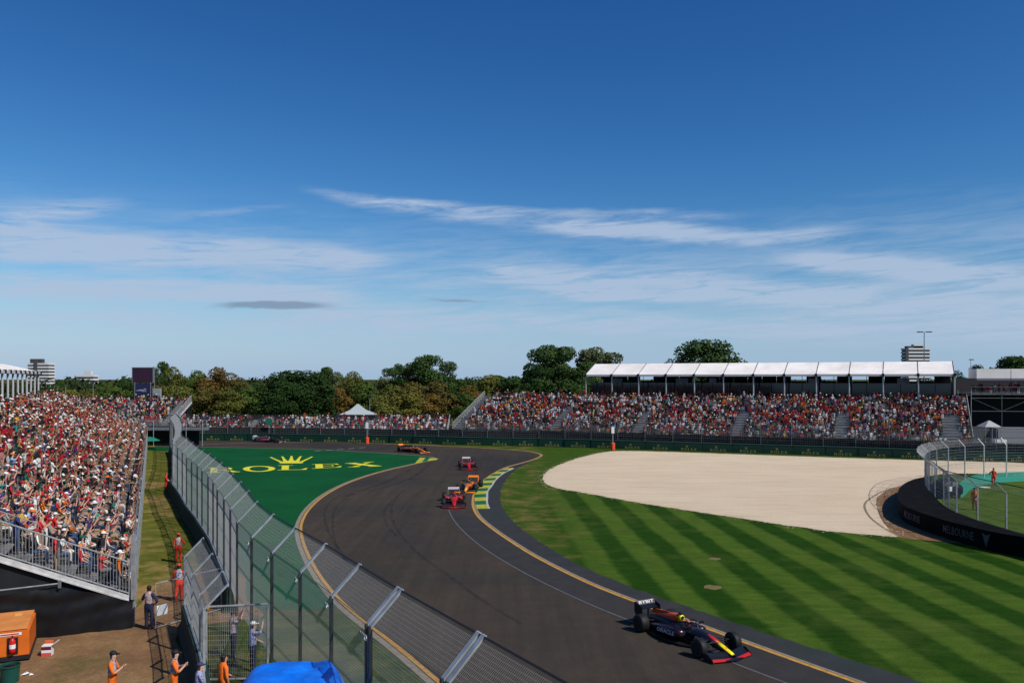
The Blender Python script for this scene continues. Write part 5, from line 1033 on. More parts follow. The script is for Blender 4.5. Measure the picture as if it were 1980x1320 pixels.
# ------------------------------------------------------------------ raised terrace at the far right
TR0 = Vector((70.2, 126.5, 0)); TRU = Vector((.985, -.17, 0)).normalized(); TRN = Vector((.17, .985, 0)).normalized()
TE = empty('scaffold_terrace', (TR0.x, TR0.y, 0), 0, 'raised spectator terrace on scaffolding with a flat white roof at the right edge', 'terrace')
def WT(a, d, z): p = TRU*a+TRN*d; return Vector((p.x, p.y, z))
def slab(a0, a1, d0, d1, z0, z1): return MB().hexa([WT(a0, d0, z0), WT(a1, d0, z0), WT(a1, d1, z0), WT(a0, d1, z0), WT(a0, d0, z1), WT(a1, d0, z1), WT(a1, d1, z1), WT(a0, d1, z1)])
slab(0, 24, 0, 8, 7.9, 8.1).build('deck', STEP, TE)
for k in range(5): slab(.7+k*4.85, .7+k*4.85+4.75, -.2, 3.2, 10.4, 11.85).build('roof_panel', WHITEV, TE); slab(.7+k*4.85, .7+k*4.85+4.75, -.25, -.21, 10.1, 10.42).build('valance', mat('valance_grey', (.18, .17, .22), .6), TE)
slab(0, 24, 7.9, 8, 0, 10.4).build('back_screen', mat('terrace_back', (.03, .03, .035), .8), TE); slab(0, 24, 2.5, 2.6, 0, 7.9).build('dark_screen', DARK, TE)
for k in range(6):
    for d in (0, 4): MB().tube(WT(k*4.3, d, 0), WT(k*4.3, d, 9.1), .05, .05, 5).build('scaffold_post', GALVD, TE)
for z in (3.0, 5.4, 7.4): MB().tube(WT(0, 0, z), WT(24, 0, z), .04, .04, 5).build('scaffold_ledger', GALVD, TE)
for k in range(5): MB().tube(WT(k*4.3, 0, 5.4 if k % 2 else 7.4), WT(k*4.3+4.3, 0, 7.4 if k % 2 else 5.4), .025, .025, 4).build('scaffold_brace', GALVD, TE)
b = MB()
for z in (8.25, 9.1): b.tube(WT(0, -.02, z), WT(24, -.02, z), .03, .03, 5)
for k in range(170): b.tube(WT(k*.14, -.02, 8.2), WT(k*.14, -.02, 9.1), .010, .010, 3, False)
b.build('terrace_railing', GALVD, TE, kind='stuff')
tw = []
for k in range(44):
    for r in range(2):
        if random.random() < .8: p = TRU*(.6+k*.53+random.uniform(-.15, .15))+TRN*(.5+r*.8)+TR0; tw.append((Vector((p.x, p.y, 8.1)), -PI/2, 4, 0, 0))
tag(crowd('spectator_crowd', tw, 'spectators standing along the rail of the raised right terrace'), cat='crowd')
# stair tower between the main stand and the terrace
st = empty('stair_tower', (TR0.x-2.3, TR0.y-.5, 0), 0, 'grey steel stair tower between the main stand and the right terrace', 'stairs')
for k in range(4):
    for x, y in ((0, 0), (2, 0)): MB().tube((x, y, 0), (x, y, 8.6), .05, .05, 5).build('tower_post', GALV, st) if k == 0 else None
    b = MB(); zz = k*2
    for j in range(8): b.box((.1+.24*j if k % 2 else 1.9-.24*j, 1, zz+.25*j+.1), (.26, 1.5, .05))
    b.build('stair_flight', ALU, st)
# far left link: scaffold bridge and dark wall at the end of the path
br = empty('scaffold_bridge', G(300, 868), 0, 'dark scaffold footbridge closing the far end of the grass path', 'footbridge')
MB().box((0, 6, 2.6), (11, 1.5, .35)).build('bridge_deck', GALVD, br); MB().box((-1, 6.5, 1.3), (10, .2, 2.3)).build('dark_screen', BLACK, br)
for x in (-5, -2.5, 0, 2.5, 5): MB().tube((x, 5.2, 0), (x, 5.2, 4), .05, .05, 5).build('bridge_post', GALV, br)
for z in (3.3, 3.9): MB().tube((-5.4, 5.2, z), (5.4, 5.2, z), .035, .035, 5).build('bridge_rail', GALV, br)
um = empty('green_umbrella', G(289, 868), 0, 'small dark green parasol at the far end of the grass path', 'umbrella'); MB().tube((0, 0, 0), (0, 0, 1.6), .03, .03, 6).build('pole', GALV, um); MB().lathe([(1.5, 1.25), (.7, 1.65), (.03, 1.85)], 10).build('canopy', mat('umbrella_green', (.01, .16, .10), .7), um)
# green disc sign on the far fence
ds = empty('round_sign', PD(520, 823, 137.5), 0, 'round dark green sign hung on the far fence above the pink and black car', 'sign'); ds.location.z = 0
b = MB(); b.lathe([(.02, -.05), (.62, -.05), (.62, .05), (.02, .05)], 20, 'y', (0, 0, 3.2)); b.build('sign_disc', mat('sign_green', (.01, .13, .08), .6), ds); MB().tube((0, .1, 0), (0, .1, 3.0), .04, .04, 5).build('pole', GALVD, ds)
# marshal light posts
for px, pyb, lab in ((711, 857, 'orange padded marshal post with white light panel, left of the main stand'), (1184, 869, 'orange padded marshal post with white light panel at the left end of the gravel trap')):
    q = G(px, pyb); r = empty('marshal_post', q+Vector((0, -.6, 0)), 0, lab, 'marshal post', 'orange marshal posts by the green boards')
    MB().tube((0, 0, 0), (0, 0, 3.6), .05, .05, 6).build('pole', GALV, r); MB().box((0, -.05, 2.9), (.42, .14, .95)).build('light_panel', mat('panel_white', (.72, .72, .70), .5), r); MB().lathe([(.30, 0), (.32, .05), (.32, 1.0), (.26, 1.05)], 10).build('orange_pad', mat('pad_orange', (.75, .08, .02), .6), r)
# video screen tower
vs = empty('video_screen', PD(277, 760, 168)*1, 0, 'dark video screen tower standing behind the distant left stand', 'video screen'); vs.location.z = 0
MB().box((0, 0, 11.0), (4.05, .6, 3.0)).build('screen_face', mat('screen_dark', (.022, .012, .030), .3, 0, .5, .5, (.055, .012, .03)), vs); MB().box((0, .05, 12.55), (4.3, .8, .14)).build('screen_frame', GALVD, vs); MB().box((2.1, .05, 11), (.12, .8, 3.1)).build('screen_frame', GALVD, vs); MB().box((-2.1, .05, 11), (.12, .8, 3.1)).build('screen_frame', GALVD, vs)
MB().box((-.1, 0, 7.6), (3.6, .5, 3.3)).build('banner_face', mat('banner_navy', (.02, .02, .07), .5), vs)
b = MB(); 
for k, (x, z, w) in enumerate(((-.6, 7.9, 1.4), (-.1, 8.05, 1.5), (.3, 7.75, .9), (.5, 8.25, .5))): b.box((x, -.27-.002*k, z), (w, .02, .12))
b.build('white_swoosh', mat('swoosh_grey', (.35, .35, .42), .5), vs)
for x in (-1.6, 1.6):
    for y in (-.3, 1.6): MB().tube((x, y, 0), (x, y, 9.6), .08, .08, 5).build('tower_leg', GALVD, vs)
MB().box((2.6, .5, 7.2), (1.5, .8, 2.2)).build('side_cabinet', GALV, vs)
# white tent behind the low strip
tt = empty('peaked_tent', PD(692, 800, 152)*1, 0, 'pale grey peaked tent behind the low bleacher strip', 'tent'); tt.location.z = 0
b = MB(); b.loft([[(-3.2, -2.4, 3.75), (3.2, -2.4, 3.75), (3.2, 2.4, 3.75), (-3.2, 2.4, 3.75)], [(-1.3, -1, 4.6), (1.3, -1, 4.6), (1.3, 1, 4.6), (-1.3, 1, 4.6)], [(-.08, -.08, 5.7), (.08, -.08, 5.7), (.08, .08, 5.7), (-.08, .08, 5.7)]]); b.build('tent_roof', mat('tent_grey', (.38, .42, .42), .6), tt)
MB().box((0, 0, 3.6), (6.3, 4.7, .3)).build('valance', mat('tent_grey'), tt) if 'tent_grey' in MATS and False else MB().box((0, 0, 3.6), (6.3, 4.7, .28)).build('valance', MATS['tent_grey'], tt)
for x in (-3.1, 3.1):
    for y in (-2.3, 2.3): MB().tube((x, y, 0), (x, y, 3.6), .05, .05, 5).build('tent_pole', GALV, tt)
# ------------------------------------------------------------------ right hand fenced bend: rubber-faced wall, fence, turf
bf = [G(a, c, 0) for a, c in ((1736, 925), (1722, 945), (1716, 965), (1722, 985), (1733, 1003), (1767, 1021), (1800, 1032), (1845, 1045), (1908, 1065), (1980, 1080), (2080, 1104))]
bt = [G(a, c, 1.2) for a, c in ((1800, 917), (1796, 928), (1800, 945), (1808, 960), (1822, 974), (1845, 988), (1866, 996), (1881, 1002), (1926, 1016), (1980, 1032), (2080, 1060))]
bf = [Vector((p.x, p.y, 0)) for p in (G(a, c, 1.2) for a, c in ((1790, 921), (1765, 927), (1745, 938), (1737, 952), (1741, 970), (1755, 980), (1781, 990), (1808, 999), (1835, 1007), (1871, 1016), (1908, 1025), (1945, 1032), (1980, 1038), (2080, 1062)))]
bt[0] = G(1801, 920, 1.2)
bfm = spline(bf, .6); 
def resamp(pl, n):
    pl = spline(pl, .3); L = [0]
    for i in range(len(pl)-1): L.append(L[-1]+(pl[i+1]-pl[i]).length)
    out = []; j = 0
    for k in range(n):
        t = L[-1]*k/(n-1)
        while j < len(L)-2 and L[j+1] < t: j += 1
        out.append(pl[j].lerp(pl[j+1], min(1, (t-L[j])/max(1e-6, L[j+1]-L[j]))))
    return out
NB = 40; fa = resamp(bf, NB+1); ba = resamp(bt, NB+1)
tw_ = empty('tyre_barrier', fa[20]*1, 0, 'curved black belt-faced tyre barrier with grey MELBOURNE lettering at the right', 'tyre barrier')
TBM = mat('belt_black', (.005, .005, .0055), .85, 0, 1.2, .3, spec=.06); TBT = mat('belt_top', (.009, .009, .0095), .95, 0, 1.5, .4, spec=.05)
for k in range(NB//2):
    i0, i1 = 2*k, 2*k+2; o = tw_.location; R = lambda p, z: Vector((p.x-o.x, p.y-o.y, z))
    b = MB(); b.loft([[R(fa[j], .0), R(fa[j], 1.17), R(ba[j], 1.17), R(ba[j], 0)] for j in range(i0, i1+1)]); b.build('belt_segment', TBM, tw_)
    b = MB(); b.loft([[R(fa[j].lerp(ba[j], -.02), 1.175), R(ba[j], 1.175), R(ba[j], 1.2), R(fa[j].lerp(ba[j], -.02), 1.2)] for j in range(i0, i1+1)]); b.build('top_sheet', TBT, tw_)
GRL = mat('letter_grey', (.085, .085, .088), .8)
def at_px(pl, px):
    best = min(range(len(pl)-1), key=lambda i: abs(CX+F*pl[i].x/pl[i].y-px)); d = (pl[best+1]-pl[max(0, best-1)]).normalized(); return pl[best], d
for px, s in ((1763, .62), (1844, .62)):
    p, d = at_px(bfm, px); 
    v, f = text_mesh('MELBOURNE', .62); idx = min(range(len(bfm)), key=lambda i: (bfm[i]-p).length); Lp = [0]
    for i in range(len(bfm)-1): Lp.append(Lp[-1]+(bfm[i+1]-bfm[i]).length)
    s0 = Lp[idx]; pts = []
    for a_, c_ in v:
        t = s0+a_*.82
        j = max(0, min(len(bfm)-2, next((q for q in range(len(Lp)-1) if Lp[q+1] >= t), len(Lp)-2))); q = bfm[j].lerp(bfm[j+1], (t-Lp[j])/max(1e-6, Lp[j+1]-Lp[j])); dd = (bfm[j+1]-bfm[j]).normalized(); nn_ = Vector((dd.y, -dd.x, 0)); q = q+nn_*.05
        pts.append((q.x-tw_.location.x, q.y-tw_.location.y, .62+c_*1.15))
    me = bpy.data.meshes.new('lettering'); me.from_pydata(pts, [], f); me.materials.append(GRL); place('lettering', me, tw_, kind=None)
for px in (1747, 1791, 1907):
    p, d = at_px(bfm, px); n_ = Vector((d.y, -d.x, 0)); q = p+n_*.06-tw_.location
    MB().quadv([tuple(q-d*.30+up*1.02), tuple(q+d*.0+up*.14), tuple(q+d*.30+up*1.02), tuple(q+d*.0+up*.9)]).build('arrow_emblem', GRL, tw_)
# fence around the bend: far branch, tip, near branch
RF = [(94, 84.5), (89.5, 85.2), (85, 86), (81, 86.6), (77, 87.2), (73, 87.6), (69, 87.8), (65, 87.6), (61, 87.0), (57, 85.6)]
RF = [Vector((55.5, 88.3, 0)), Vector((51.5, 87.6, 0)), Vector((47.6, 86.0, 0)), Vector((43.8, 83.6, 0)), Vector((40.6, 80.2, 0)), Vector((38.0, 76.0, 0)), Vector((35.9, 71.8, 0)), Vector((34.2, 67.6, 0)), Vector((33.0, 63.6, 0))]
nearbr = [G(a, c, 1.2) for a, c in ((1845, 988), (1881, 1002), (1926, 1016), (1980, 1031), (2045, 1050))]
RFall = [Vector((p.x, p.y, 0)) for p in RF[:8]]+[Vector((32.6, 62.3, 0))]+[Vector((p.x, p.y, 0)) for p in nearbr]
RFs = [p for p, d in arc_sample(spline(RFall, .5), 3.05)]
fen = debris_fence('debris_fence', RFs, 1, 1.1, 3.4, .7, 'wire debris fence curling round the grassed marshal area at the right edge', 'fence', pv=.08, ph=.10, r=.0042, far_from=60)
sheet('infield_grass', [(p.x, p.y) for p in RFs]+[(62, 48), (80, 60), (80, 88)], .018, grass_mat('infield_turf', (.075, .125, .020), (.050, .090, .014), (.12, .13, .03), .2))
pg = [G(a, c) for a, c in ((1858, 962), (1885, 942), (1925, 934), (1990, 930), (2100, 928), (2100, 911), (1985, 912), (1900, 916), (1868, 925), (1846, 946))]
sheet('green_matting', spline(pg, 1, True), .024, mat('matting_green', (.035, .27, .17), .7, 0, 1, .2))
cart = empty('equipment_trolley', G(1829, 962), .4, 'dark covered equipment trolley behind the wire at the tip of the right bend', 'trolley')
b = MB(); b.loft([superell(0, .75, .75, .5, x=-1.2, p=3), superell(0, .9, .8, .75, x=-.6, p=3), superell(0, .95, .8, .8, x=.3, p=3), superell(0, .7, .75, .5, x=1.2, p=3)]); b.build('dark_cover', BLACK, cart, True); MB().box((.2, -.72, 1.2), (.7, .12, .5)).build('grey_pack', GALVD, cart); MB().box((-.5, -.76, .9), (.5, .12, .4)).build('white_box', WHT, cart)
for x in (-.8, .8):
    for y in (-.6, .6): MB().tube((x, y-.08, .2), (x, y+.08, .2), .2, .2, 12).build('wheel', TYRE, cart)
wbx = MB().box((0, 0, .12), (.9, .45, .08)); wbx.box((.0, 0, .05), (.3, .3, .1)); tag(wbx.build('folding_table', WHT, loc=G(1903, 944)), 'small low white table on the lawn between the two marshals at the right', 'table')
# vehicles and tents under the terrace
v1 = empty('white_gazebo', PD(1912, 845, 112)*1, 0, 'small pale peaked gazebo below the right terrace', 'gazebo'); v1.location.z = 0
MB().loft([[(-1.1, -1.1, 3.9), (1.1, -1.1, 3.9), (1.1, 1.1, 3.9), (-1.1, 1.1, 3.9)], [(-.1, -.1, 4.7), (.1, -.1, 4.7), (.1, .1, 4.7), (-.1, .1, 4.7)]]).build('gazebo_roof', mat('gazebo_cloth', (.36, .36, .36), .7), v1)
for x in (-1.05, 1.05):
    for y in (-1.05, 1.05): MB().tube((x, y, 0), (x, y, 3.9), .05, .05, 5).build('gazebo_leg', GALV, v1)
def box_truck(px, d, label, col, rz, L=6.0):
    r = empty('truck', PD(px, 850, d)*1, rz, label, 'truck'); r.location.z = 0
    MB().prism([(-L/2, .9), (L/2-1.9, .9), (L/2-1.9, 3.3), (-L/2, 3.3)], 'y', -1.15, 1.15).build('cargo_box', mat('truck_'+label.split()[0], col, .5), r); b = MB(); b.prism([(L/2-1.85, .6), (L/2, .6), (L/2+.05, 1.6), (L/2-.35, 2.5), (L/2-1.85, 2.6)], 'y', -1.08, 1.08); cab = b.build('cab', mat('cab_white', (.35, .35, .36), .4), r)
    MB().prism([(L/2+.03, 1.62), (L/2-.33, 2.42), (L/2-.30, 2.45), (L/2+.07, 1.65)], 'y', -.95, .95).build('windscreen', GLS, cab); MB().prism([(L/2-1.4, 1.65), (L/2-.25, 1.65), (L/2-.5, 2.35), (L/2-1.4, 2.4)], 'y', -1.10, -1.085).build('side_window', GLS, cab)
    for x in (-L/2+1, L/2-1):
        for y in (-1, 1): MB().tube((x, y*.9, .45), (x, y*1.16, .45), .45, .45, 14).build('wheel', TYRE, r)
    MB().box((0, 0, .7), (L-.4, 1.6, .3)).build('chassis', BOOT, r)
box_truck(1890, 121, 'grey service truck parked under the left part of the right terrace', (.06, .065, .07), .1)
box_truck(1965, 119, 'white service truck parked under the right end of the terrace', (.22, .22, .23), -.1)
for k, (px, z) in enumerate(((1927, .8), (1939, .8), (1927, 1.9), (1939, 1.9))):
    p = PD(px, 850, 113); o = MB().box((0, 0, 0), (.72, .7, .95)).build('white_crate', mat('crate_white', (.7, .7, .68), .6, 0, 2, .1), loc=Vector((p.x, p.y, z-.3)))
    MB().box((0, -.36, 0), (.6, .02, .1)).build('crate_handle_slot', BOOT, o)
    tag(o, 'white storage crate, %s %s of the four stacked before the right terrace' % ('lower' if z < 1 else 'upper', 'left' if px < 1930 else 'right'), 'crate', 'white crates stacked before the terrace')
# ------------------------------------------------------------------ far buildings
WIN = mat('far_window', (.02, .025, .035), .2); FW = mat('far_white_wall', (.66, .65, .62), .8); FG = mat('far_grey_wall', (.07, .07, .075), .8)
def tower(px, d, w, dep, z0, z1, floors, nwin, label, core=None, rz=0, band=.5, topbox=None, wall=FW):
    r = empty('apartment_building', Vector(((px-CX)*d/F, d, 0)), rz, label, 'building'); H = z1; fh = (z1-z0)/floors
    MB().box((0, 0, H/2), (w*.94, dep*.94, H)).build('core_wall', FG, r)
    wm = MB().box((0, 0, 0), (w/nwin*.8, .3, fh*(1-band)*.8)).mesh('window', WIN)
    for k in range(int(z1/fh)):
        z = z1-fh*(k+.5); 
        if z < 1: break
        MB().box((0, 0, z+fh*(.5-band/2)), (w, dep, fh*band)).build('balcony_band', wall, r)
        for j in range(nwin): place('window', wm, r, (-w/2+w*(j+.5)/nwin, -dep*.47-.02, z-fh*band/2))
    if topbox: 
        for (x, ww, hh, m) in topbox: MB().box((x, 0, H+hh/2), (ww, dep*.4, hh)).build('roof_plant', m, r)
    if core: MB().box((core[0], -dep/2-.3, H/2+core[2]/2), (core[1], .7, H+core[2])).build('stair_core', FG, r)
    return r
pz = lambda py, d: CAMH-(py-HY)*d/F
tower(80, 620, 16, 9, pz(745, 620), pz(702, 620), 7, 6, 'white banded high-rise with a dark stair core behind the left marquee', core=(-1.5, 2.2, 3), topbox=[(-3, 9, 3.2, FG)], band=.52)
tower(167, 640, 15, 8, pz(745, 640), pz(725, 640), 3, 6, 'low white apartment block above the left treetops', topbox=[(1.5, 5.5, 3.2, FW)], band=.5)
tower(1770, 560, 15.5, 9, pz(700, 560), pz(673, 560), 4, 7, 'grey-white apartment tower rising behind the long white roof', topbox=[(-1, 11, 1.4, FG), (1, 6, 2.6, FW)], core=(-8, 2.0, 0), band=.5)
lm = empty('floodlight_mast', Vector(((1787-CX)*230/F, 230, 0)), 0, 'tall floodlight mast with lamps on a cross arm behind the white roof', 'floodlight'); zt_ = pz(642, 230)
MB().tube((0, 0, 0), (0, 0, zt_), .16, .10, 8).build('mast', GALVD, lm); MB().box((0, 0, zt_), (4.2, .15, .12)).build('cross_arm', GALVD, lm)
for x in (-1.8, -1.3, -.7, .7, 1.3, 1.8): MB().box((x, -.2, zt_+.05), (.42, .5, .16), 0, (.3, 0)).build('lamp_head', BOOT, lm)
for px, pyt, d, lab in ((127, 745, 200, 'thin short pole among the left treetops beside the high-rise'), (180, 739, 200, 'thin pole with a small lamp left of the video screen'), (1877, 695, 160, 'thin pole with a small lamp right of the long white roof'), (715, 770, 160, 'thin light pole just right of the pale peaked tent')):
    zt_ = pz(pyt, d); r = empty('lamp_post', Vector(((px-CX)*d/F, d, 0)), 0, lab, 'lamp post'); MB().tube((0, 0, 0), (0, 0, zt_), .07, .05, 6).build('pole', GALV, r); MB().box((.15, 0, zt_), (.8, .3, .18)).build('lamp_head', FG, r)
# ------------------------------------------------------------------ trees
LEAF = objcol('foliage', .9, 1.3, .08); BARK = mat('bark', (.085, .065, .048), .9, 0, 3, .4); BARKP = mat('pale_bark', (.26, .22, .18), .9, 0, 3, .4)
def leafmesh(lobes, n, size, seed):
    r = np.random.default_rng(seed); vol = np.array([l[3]*l[4]*l[5] for l in lobes])**.67; pr = vol/vol.sum(); k = r.choice(len(lobes), n, p=pr); L = np.array(lobes)[k]
    u = r.normal(size=(n, 3)); u /= np.linalg.norm(u, axis=1)[:, None]; rad = r.uniform(.55, 1.06, n)[:, None]**.6; c = L[:, :3]+u*rad*L[:, 3:6]
    nrm = u+r.normal(scale=.55, size=(n, 3)); nrm[:, 2] += .25; nrm /= np.linalg.norm(nrm, axis=1)[:, None]
    t = np.cross(nrm, r.normal(size=(n, 3))); t /= np.linalg.norm(t, axis=1)[:, None]; b = np.cross(nrm, t); s = size*r.uniform(.6, 1.4, n)[:, None]
    V = np.stack([c-t*s-b*s*.5, c+t*s*.2-b*s*.8, c+t*s+b*s*.5, c-t*s*.2+b*s*.8], 1).reshape(-1, 3); me = bpy.data.meshes.new('crown'); me.vertices.add(4*n); me.vertices.foreach_set('co', V.astype(np.float32).ravel()); me.loops.add(4*n); me.loops.foreach_set('vertex_index', np.arange(4*n, dtype=np.int32)); me.polygons.add(n); me.polygons.foreach_set('loop_start', np.arange(0, 4*n, 4, dtype=np.int32)); me.update(calc_edges=True); me.materials.append(LEAF); return me
def make_tree(kind, seed):
    "10 m tall, crown about 8 m wide"
    R = random.Random(seed); lobes = []; tr = MB()
    if kind == 'broad':
        tr.tube((0, 0, 0), (0, 0, 4), .35, .25, 7)
        for k in range(26):
            a = R.uniform(0, 2*PI); rr = R.uniform(0, 3.1); z = R.uniform(2.4, 8.6); rr *= math.sqrt(max(.12, 1-((z-4.8)/4.4)**2)); s = R.uniform(.9, 1.6); lobes.append((math.cos(a)*rr, math.sin(a)*rr, z, s*1.15, s*1.15, s*.9))
            if k % 4 == 0: tr.tube((0, 0, 3), (math.cos(a)*rr*.8, math.sin(a)*rr*.8, z), .14, .05, 5)
        n = 7000; sz = .165
    elif kind == 'gum':
        tr.tube((0, 0, 0), (.2, 0, 4), .30, .22, 7)
        for k in range(21):
            a = 2*PI*k/21+R.uniform(-.3, .3); z = R.uniform(5.0, 9.1); rr = R.uniform(1.4, 3.9)*math.sqrt(max(.15, 1-((z-6.0)/3.8)**2)); s = R.uniform(.85, 1.4); lobes.append((math.cos(a)*rr, math.sin(a)*rr, z, s*1.3, s*1.3, s*.75))
            m = Vector((math.cos(a)*rr*.4, math.sin(a)*rr*.4, 3.6+z*.25)); tr.tube((.2, 0, 3.6), m, .15, .10, 5); tr.tube(m, (math.cos(a)*rr, math.sin(a)*rr, z), .10, .04, 5)
        lobes.append((0, 0, 9.2, 1.3, 1.3, .8)); lobes.append((.2, .2, 6.8, 1.4, 1.4, .9)); n = 7500; sz = .14
    elif kind == 'dome':
        tr.tube((0, 0, 0), (0, 0, 5), .45, .35, 7)
        for k in range(46):
            a = R.uniform(0, 2*PI); z = R.uniform(2.0, 8.9); rr = 3.3*math.sqrt(max(.05, 1-((z-3.6)/5.6)**2))*R.uniform(.3, 1); s = R.uniform(.85, 1.35); lobes.append((math.cos(a)*rr, math.sin(a)*rr, z, s*1.2, s*1.2, s*.95))
        n = 12000; sz = .14
    else:
        tr.tube((0, 0, 0), (0, 0, 8), .25, .1, 6)
        for k in range(22):
            z = R.uniform(1.2, 9.4); rr = (9.9-z)*.36*R.uniform(.2, 1); a = R.uniform(0, 2*PI); s = R.uniform(.6, 1.1); lobes.append((math.cos(a)*rr, math.sin(a)*rr, z, s, s, s*.8))
        n = 3600; sz = .20
    return leafmesh(lobes, n, sz, seed), tr.mesh('trunk', BARKP if kind == 'gum' else BARK)
TM = {k: [make_tree(k, s*7+len(k)) for s in range(v)] for k, v in (('broad', 4), ('gum', 3), ('dome', 2), ('cone', 2))}
GRN = {'dark green': (.020, .040, .012), 'deep green': (.013, .030, .009), 'olive': (.052, .060, .015), 'mid green': (.034, .058, .014), 'rust tinged': (.066, .045, .013), 'yellow-green': (.075, .078, .018), 'grey-green': (.045, .058, .028), 'brown-green': (.052, .048, .015)}
def tree(px, top, hw, d, kind, colr, label, vi=None):
    h = pz(top, d); w = hw*(1.32 if kind == 'gum' else 1.22)*d/F; cm, tm = TM[kind][(vi if vi is not None else random.randrange(9)) % len(TM[kind])]
    r = empty('tree', Vector(((px-CX)*d/F, d, 0)), random.uniform(0, 6), label, 'tree', 'park trees behind the stands'); s = w/(4.0 if kind != 'cone' else 3.2); r.scale = (s, s, h/9.9)
    c = GRN[colr]; f = random.uniform(.85, 1.15); place('crown', cm, r, col=(c[0]*f*2.0, c[1]*f*1.85, c[2]*f*1.5)); place('trunk', tm, r)
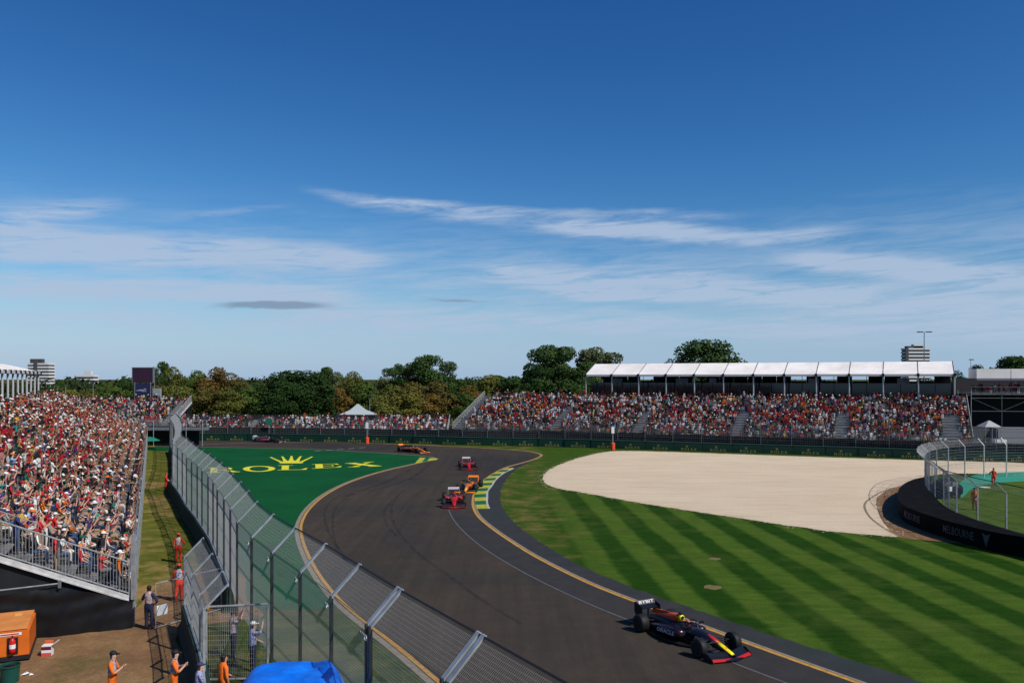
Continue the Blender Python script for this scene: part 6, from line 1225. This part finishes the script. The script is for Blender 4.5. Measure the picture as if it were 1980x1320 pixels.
T = [(895, 728, 34, 220, 'broad', 'dark green', 'in the row left of the main stand top corner'), (945, 723, 36, 228, 'broad', 'olive', 'in the back row, directly over the main stand corner rail'), (990, 724, 34, 226, 'broad', 'dark green', 'in the back row left of the lower gum'), (118, 732, 15, 260, 'broad', 'dark green', 'just right of the white banded high-rise'), (207, 737, 20, 270, 'broad', 'mid green', 'right of the low white block'), (243, 725, 20, 230, 'broad', 'dark green', 'against the left side of the video screen'),
     (140, 750, 30, 220, 'broad', 'yellow-green', 'below the low white block'), (180, 751, 30, 215, 'broad', 'olive', 'behind the thin pole with the small lamp'), (222, 745, 30, 215, 'broad', 'mid green', 'behind the far left stand, beside the screen'), (100, 744, 30, 225, 'broad', 'dark green', 'behind the end of the left marquee'),
     (313, 700, 15, 235, 'gum', 'dark green', 'poking up right of the video screen, tall and narrow'), (335, 709, 30, 225, 'broad', 'olive', 'right of the video screen'), (378, 710, 26, 215, 'broad', 'mid green', 'above the right end of the far left stand'), (424, 708, 34, 215, 'broad', 'rust tinged', 'left of centre, the tallest rust one'),
     (300, 740, 30, 200, 'broad', 'brown-green', 'low between screen and far left stand'), (352, 745, 32, 195, 'broad', 'olive', 'low behind the sloping rail of the far left stand'), (398, 745, 34, 190, 'broad', 'brown-green', 'low and broad left of the big dome'), (440, 750, 36, 190, 'broad', 'olive', 'low, below the rust crowned one'), (466, 730, 26, 215, 'broad', 'brown-green', 'on the shoulder left of the big dome'),
     (480, 745, 32, 200, 'broad', 'mid green', 'immediately left of the big dome'), (505, 737, 28, 210, 'broad', 'dark green', 'behind the left side of the big dome'), (572, 715, 66, 178, 'dome', 'deep green', 'the biggest dense dome left of the pale tent'), (556, 735, 40, 172, 'dome', 'deep green', 'the left half of the big dome, in front'),
     (628, 710, 18, 230, 'gum', 'dark green', 'small crown at the right shoulder of the big dome'), (655, 713, 26, 215, 'broad', 'grey-green', 'above and left of the pale tent'), (682, 716, 26, 210, 'broad', 'olive', 'directly above the pale tent'), (650, 745, 30, 188, 'broad', 'rust tinged', 'rust patch beside the big dome'), (705, 738, 36, 195, 'broad', 'mid green', 'right of and above the pale tent'),
     (740, 726, 26, 225, 'broad', 'grey-green', 'small pale crown left of the spreading gums'), (770, 703, 22, 215, 'gum', 'dark green', 'thin gum left of the spreading gum'), (832, 687, 36, 212, 'gum', 'dark green', 'wide spreading gum high above the crowd strip'), (800, 706, 24, 214, 'gum', 'brown-green', 'between the thin gum and the spreading gum'),
     (760, 742, 34, 190, 'broad', 'olive', 'low, before the thin gum'), (798, 736, 36, 180, 'broad', 'brown-green', 'before the spreading gum at its left foot'), (790, 757, 36, 168, 'broad', 'yellow-green', 'pale low crown right of the pale tent'), (845, 735, 36, 190, 'broad', 'brown-green', 'below the spreading gum'), (740, 765, 34, 165, 'broad', 'olive', 'low crown just right of the pale tent'), (838, 760, 32, 170, 'broad', 'rust tinged', 'low rust crown by the foot of the main stand rail'),
     (880, 729, 30, 215, 'broad', 'dark green', 'left of the main stand top corner, in the back row'), (915, 745, 34, 175, 'broad', 'rust tinged', 'at the top left corner of the main stand'), (905, 757, 26, 168, 'broad', 'mid green', 'low crown against the main stand side rail'), (870, 745, 28, 190, 'broad', 'deep green', 'dark crown left of the main stand'), 
     (920, 728, 34, 240, 'broad', 'dark green', 'in the even dark row behind the main stand, left end'), (962, 727, 34, 240, 'cone', 'dark green', 'in the even dark row, narrow topped'), (1000, 722, 34, 235, 'broad', 'deep green', 'dark one left of the tall gums'), (1066, 668, 40, 205, 'gum', 'dark green', 'tallest gum left of the white roof'), (1040, 705, 26, 200, 'gum', 'deep green', 'lower left limb side of the tallest gum'), (1070, 690, 44, 210, 'broad', 'deep green', 'full crown behind the tallest gum'),
     (1040, 728, 36, 195, 'broad', 'dark green', 'below the tallest gum'), (1090, 730, 36, 195, 'broad', 'deep green', 'low right of the tallest gum'), (1152, 671, 40, 215, 'gum', 'grey-green', 'second tall gum beside the end of the white roof'), (1130, 700, 30, 205, 'gum', 'dark green', 'thin limbs between the tall gums'), (1165, 688, 34, 222, 'broad', 'dark green', 'full crown behind the second tall gum'), (1110, 738, 40, 190, 'broad', 'dark green', 'low beneath the left end of the white roof'),
     (1364, 655, 68, 240, 'dome', 'dark green', 'large dense dome rising above the middle of the white roof'), (1858, 716, 20, 230, 'broad', 'dark green', 'small round crown between the two white roofs'), (1888, 704, 17, 235, 'dome', 'dark green', 'small dome above the right terrace roof'), (1968, 688, 56, 240, 'dome', 'dark green', 'big dome cut by the right edge'), (1858, 735, 22, 180, 'broad', 'yellow-green', 'low bright crown between the stand roof and terrace'), (1235, 735, 60, 200, 'dome', 'deep green', 'under the white roof, seen between its left columns'), (1330, 735, 60, 200, 'dome', 'dark green', 'behind the middle columns of the white roof'), (1430, 735, 60, 200, 'dome', 'deep green', 'behind the columns right of the middle'), (1540, 737, 60, 200, 'dome', 'dark green', 'behind the right-middle columns'), (1650, 737, 60, 200, 'dome', 'deep green', 'behind the right part of the white roof'), (1760, 737, 60, 200, 'dome', 'dark green', 'behind the right end of the white roof')]
SHAPE = {'broad': 'rounded', 'gum': 'open branched gum', 'dome': 'dense domed', 'cone': 'narrow'}
for (px, top, hw, d, kind, colr, where) in T: tree(px, top, hw, d, kind, colr, '%s %s tree %s' % (colr, SHAPE[kind], where))
# distant wooded line that closes the horizon
R_ = np.random.default_rng(5); lob = []
for k in range(420):
    a = R_.uniform(-1.0, 1.0); d = R_.uniform(300, 430); lob.append((a*d, d, R_.uniform(1, 7.2), R_.uniform(5, 9), R_.uniform(4, 7), R_.uniform(3, 4.6)))
me = leafmesh(lob, 60000, .62, 9); o = place('distant_woodland', me, kind='stuff', col=(.026, .042, .014)); tag(o, 'far belt of woodland closing the horizon behind every tree', 'woodland')
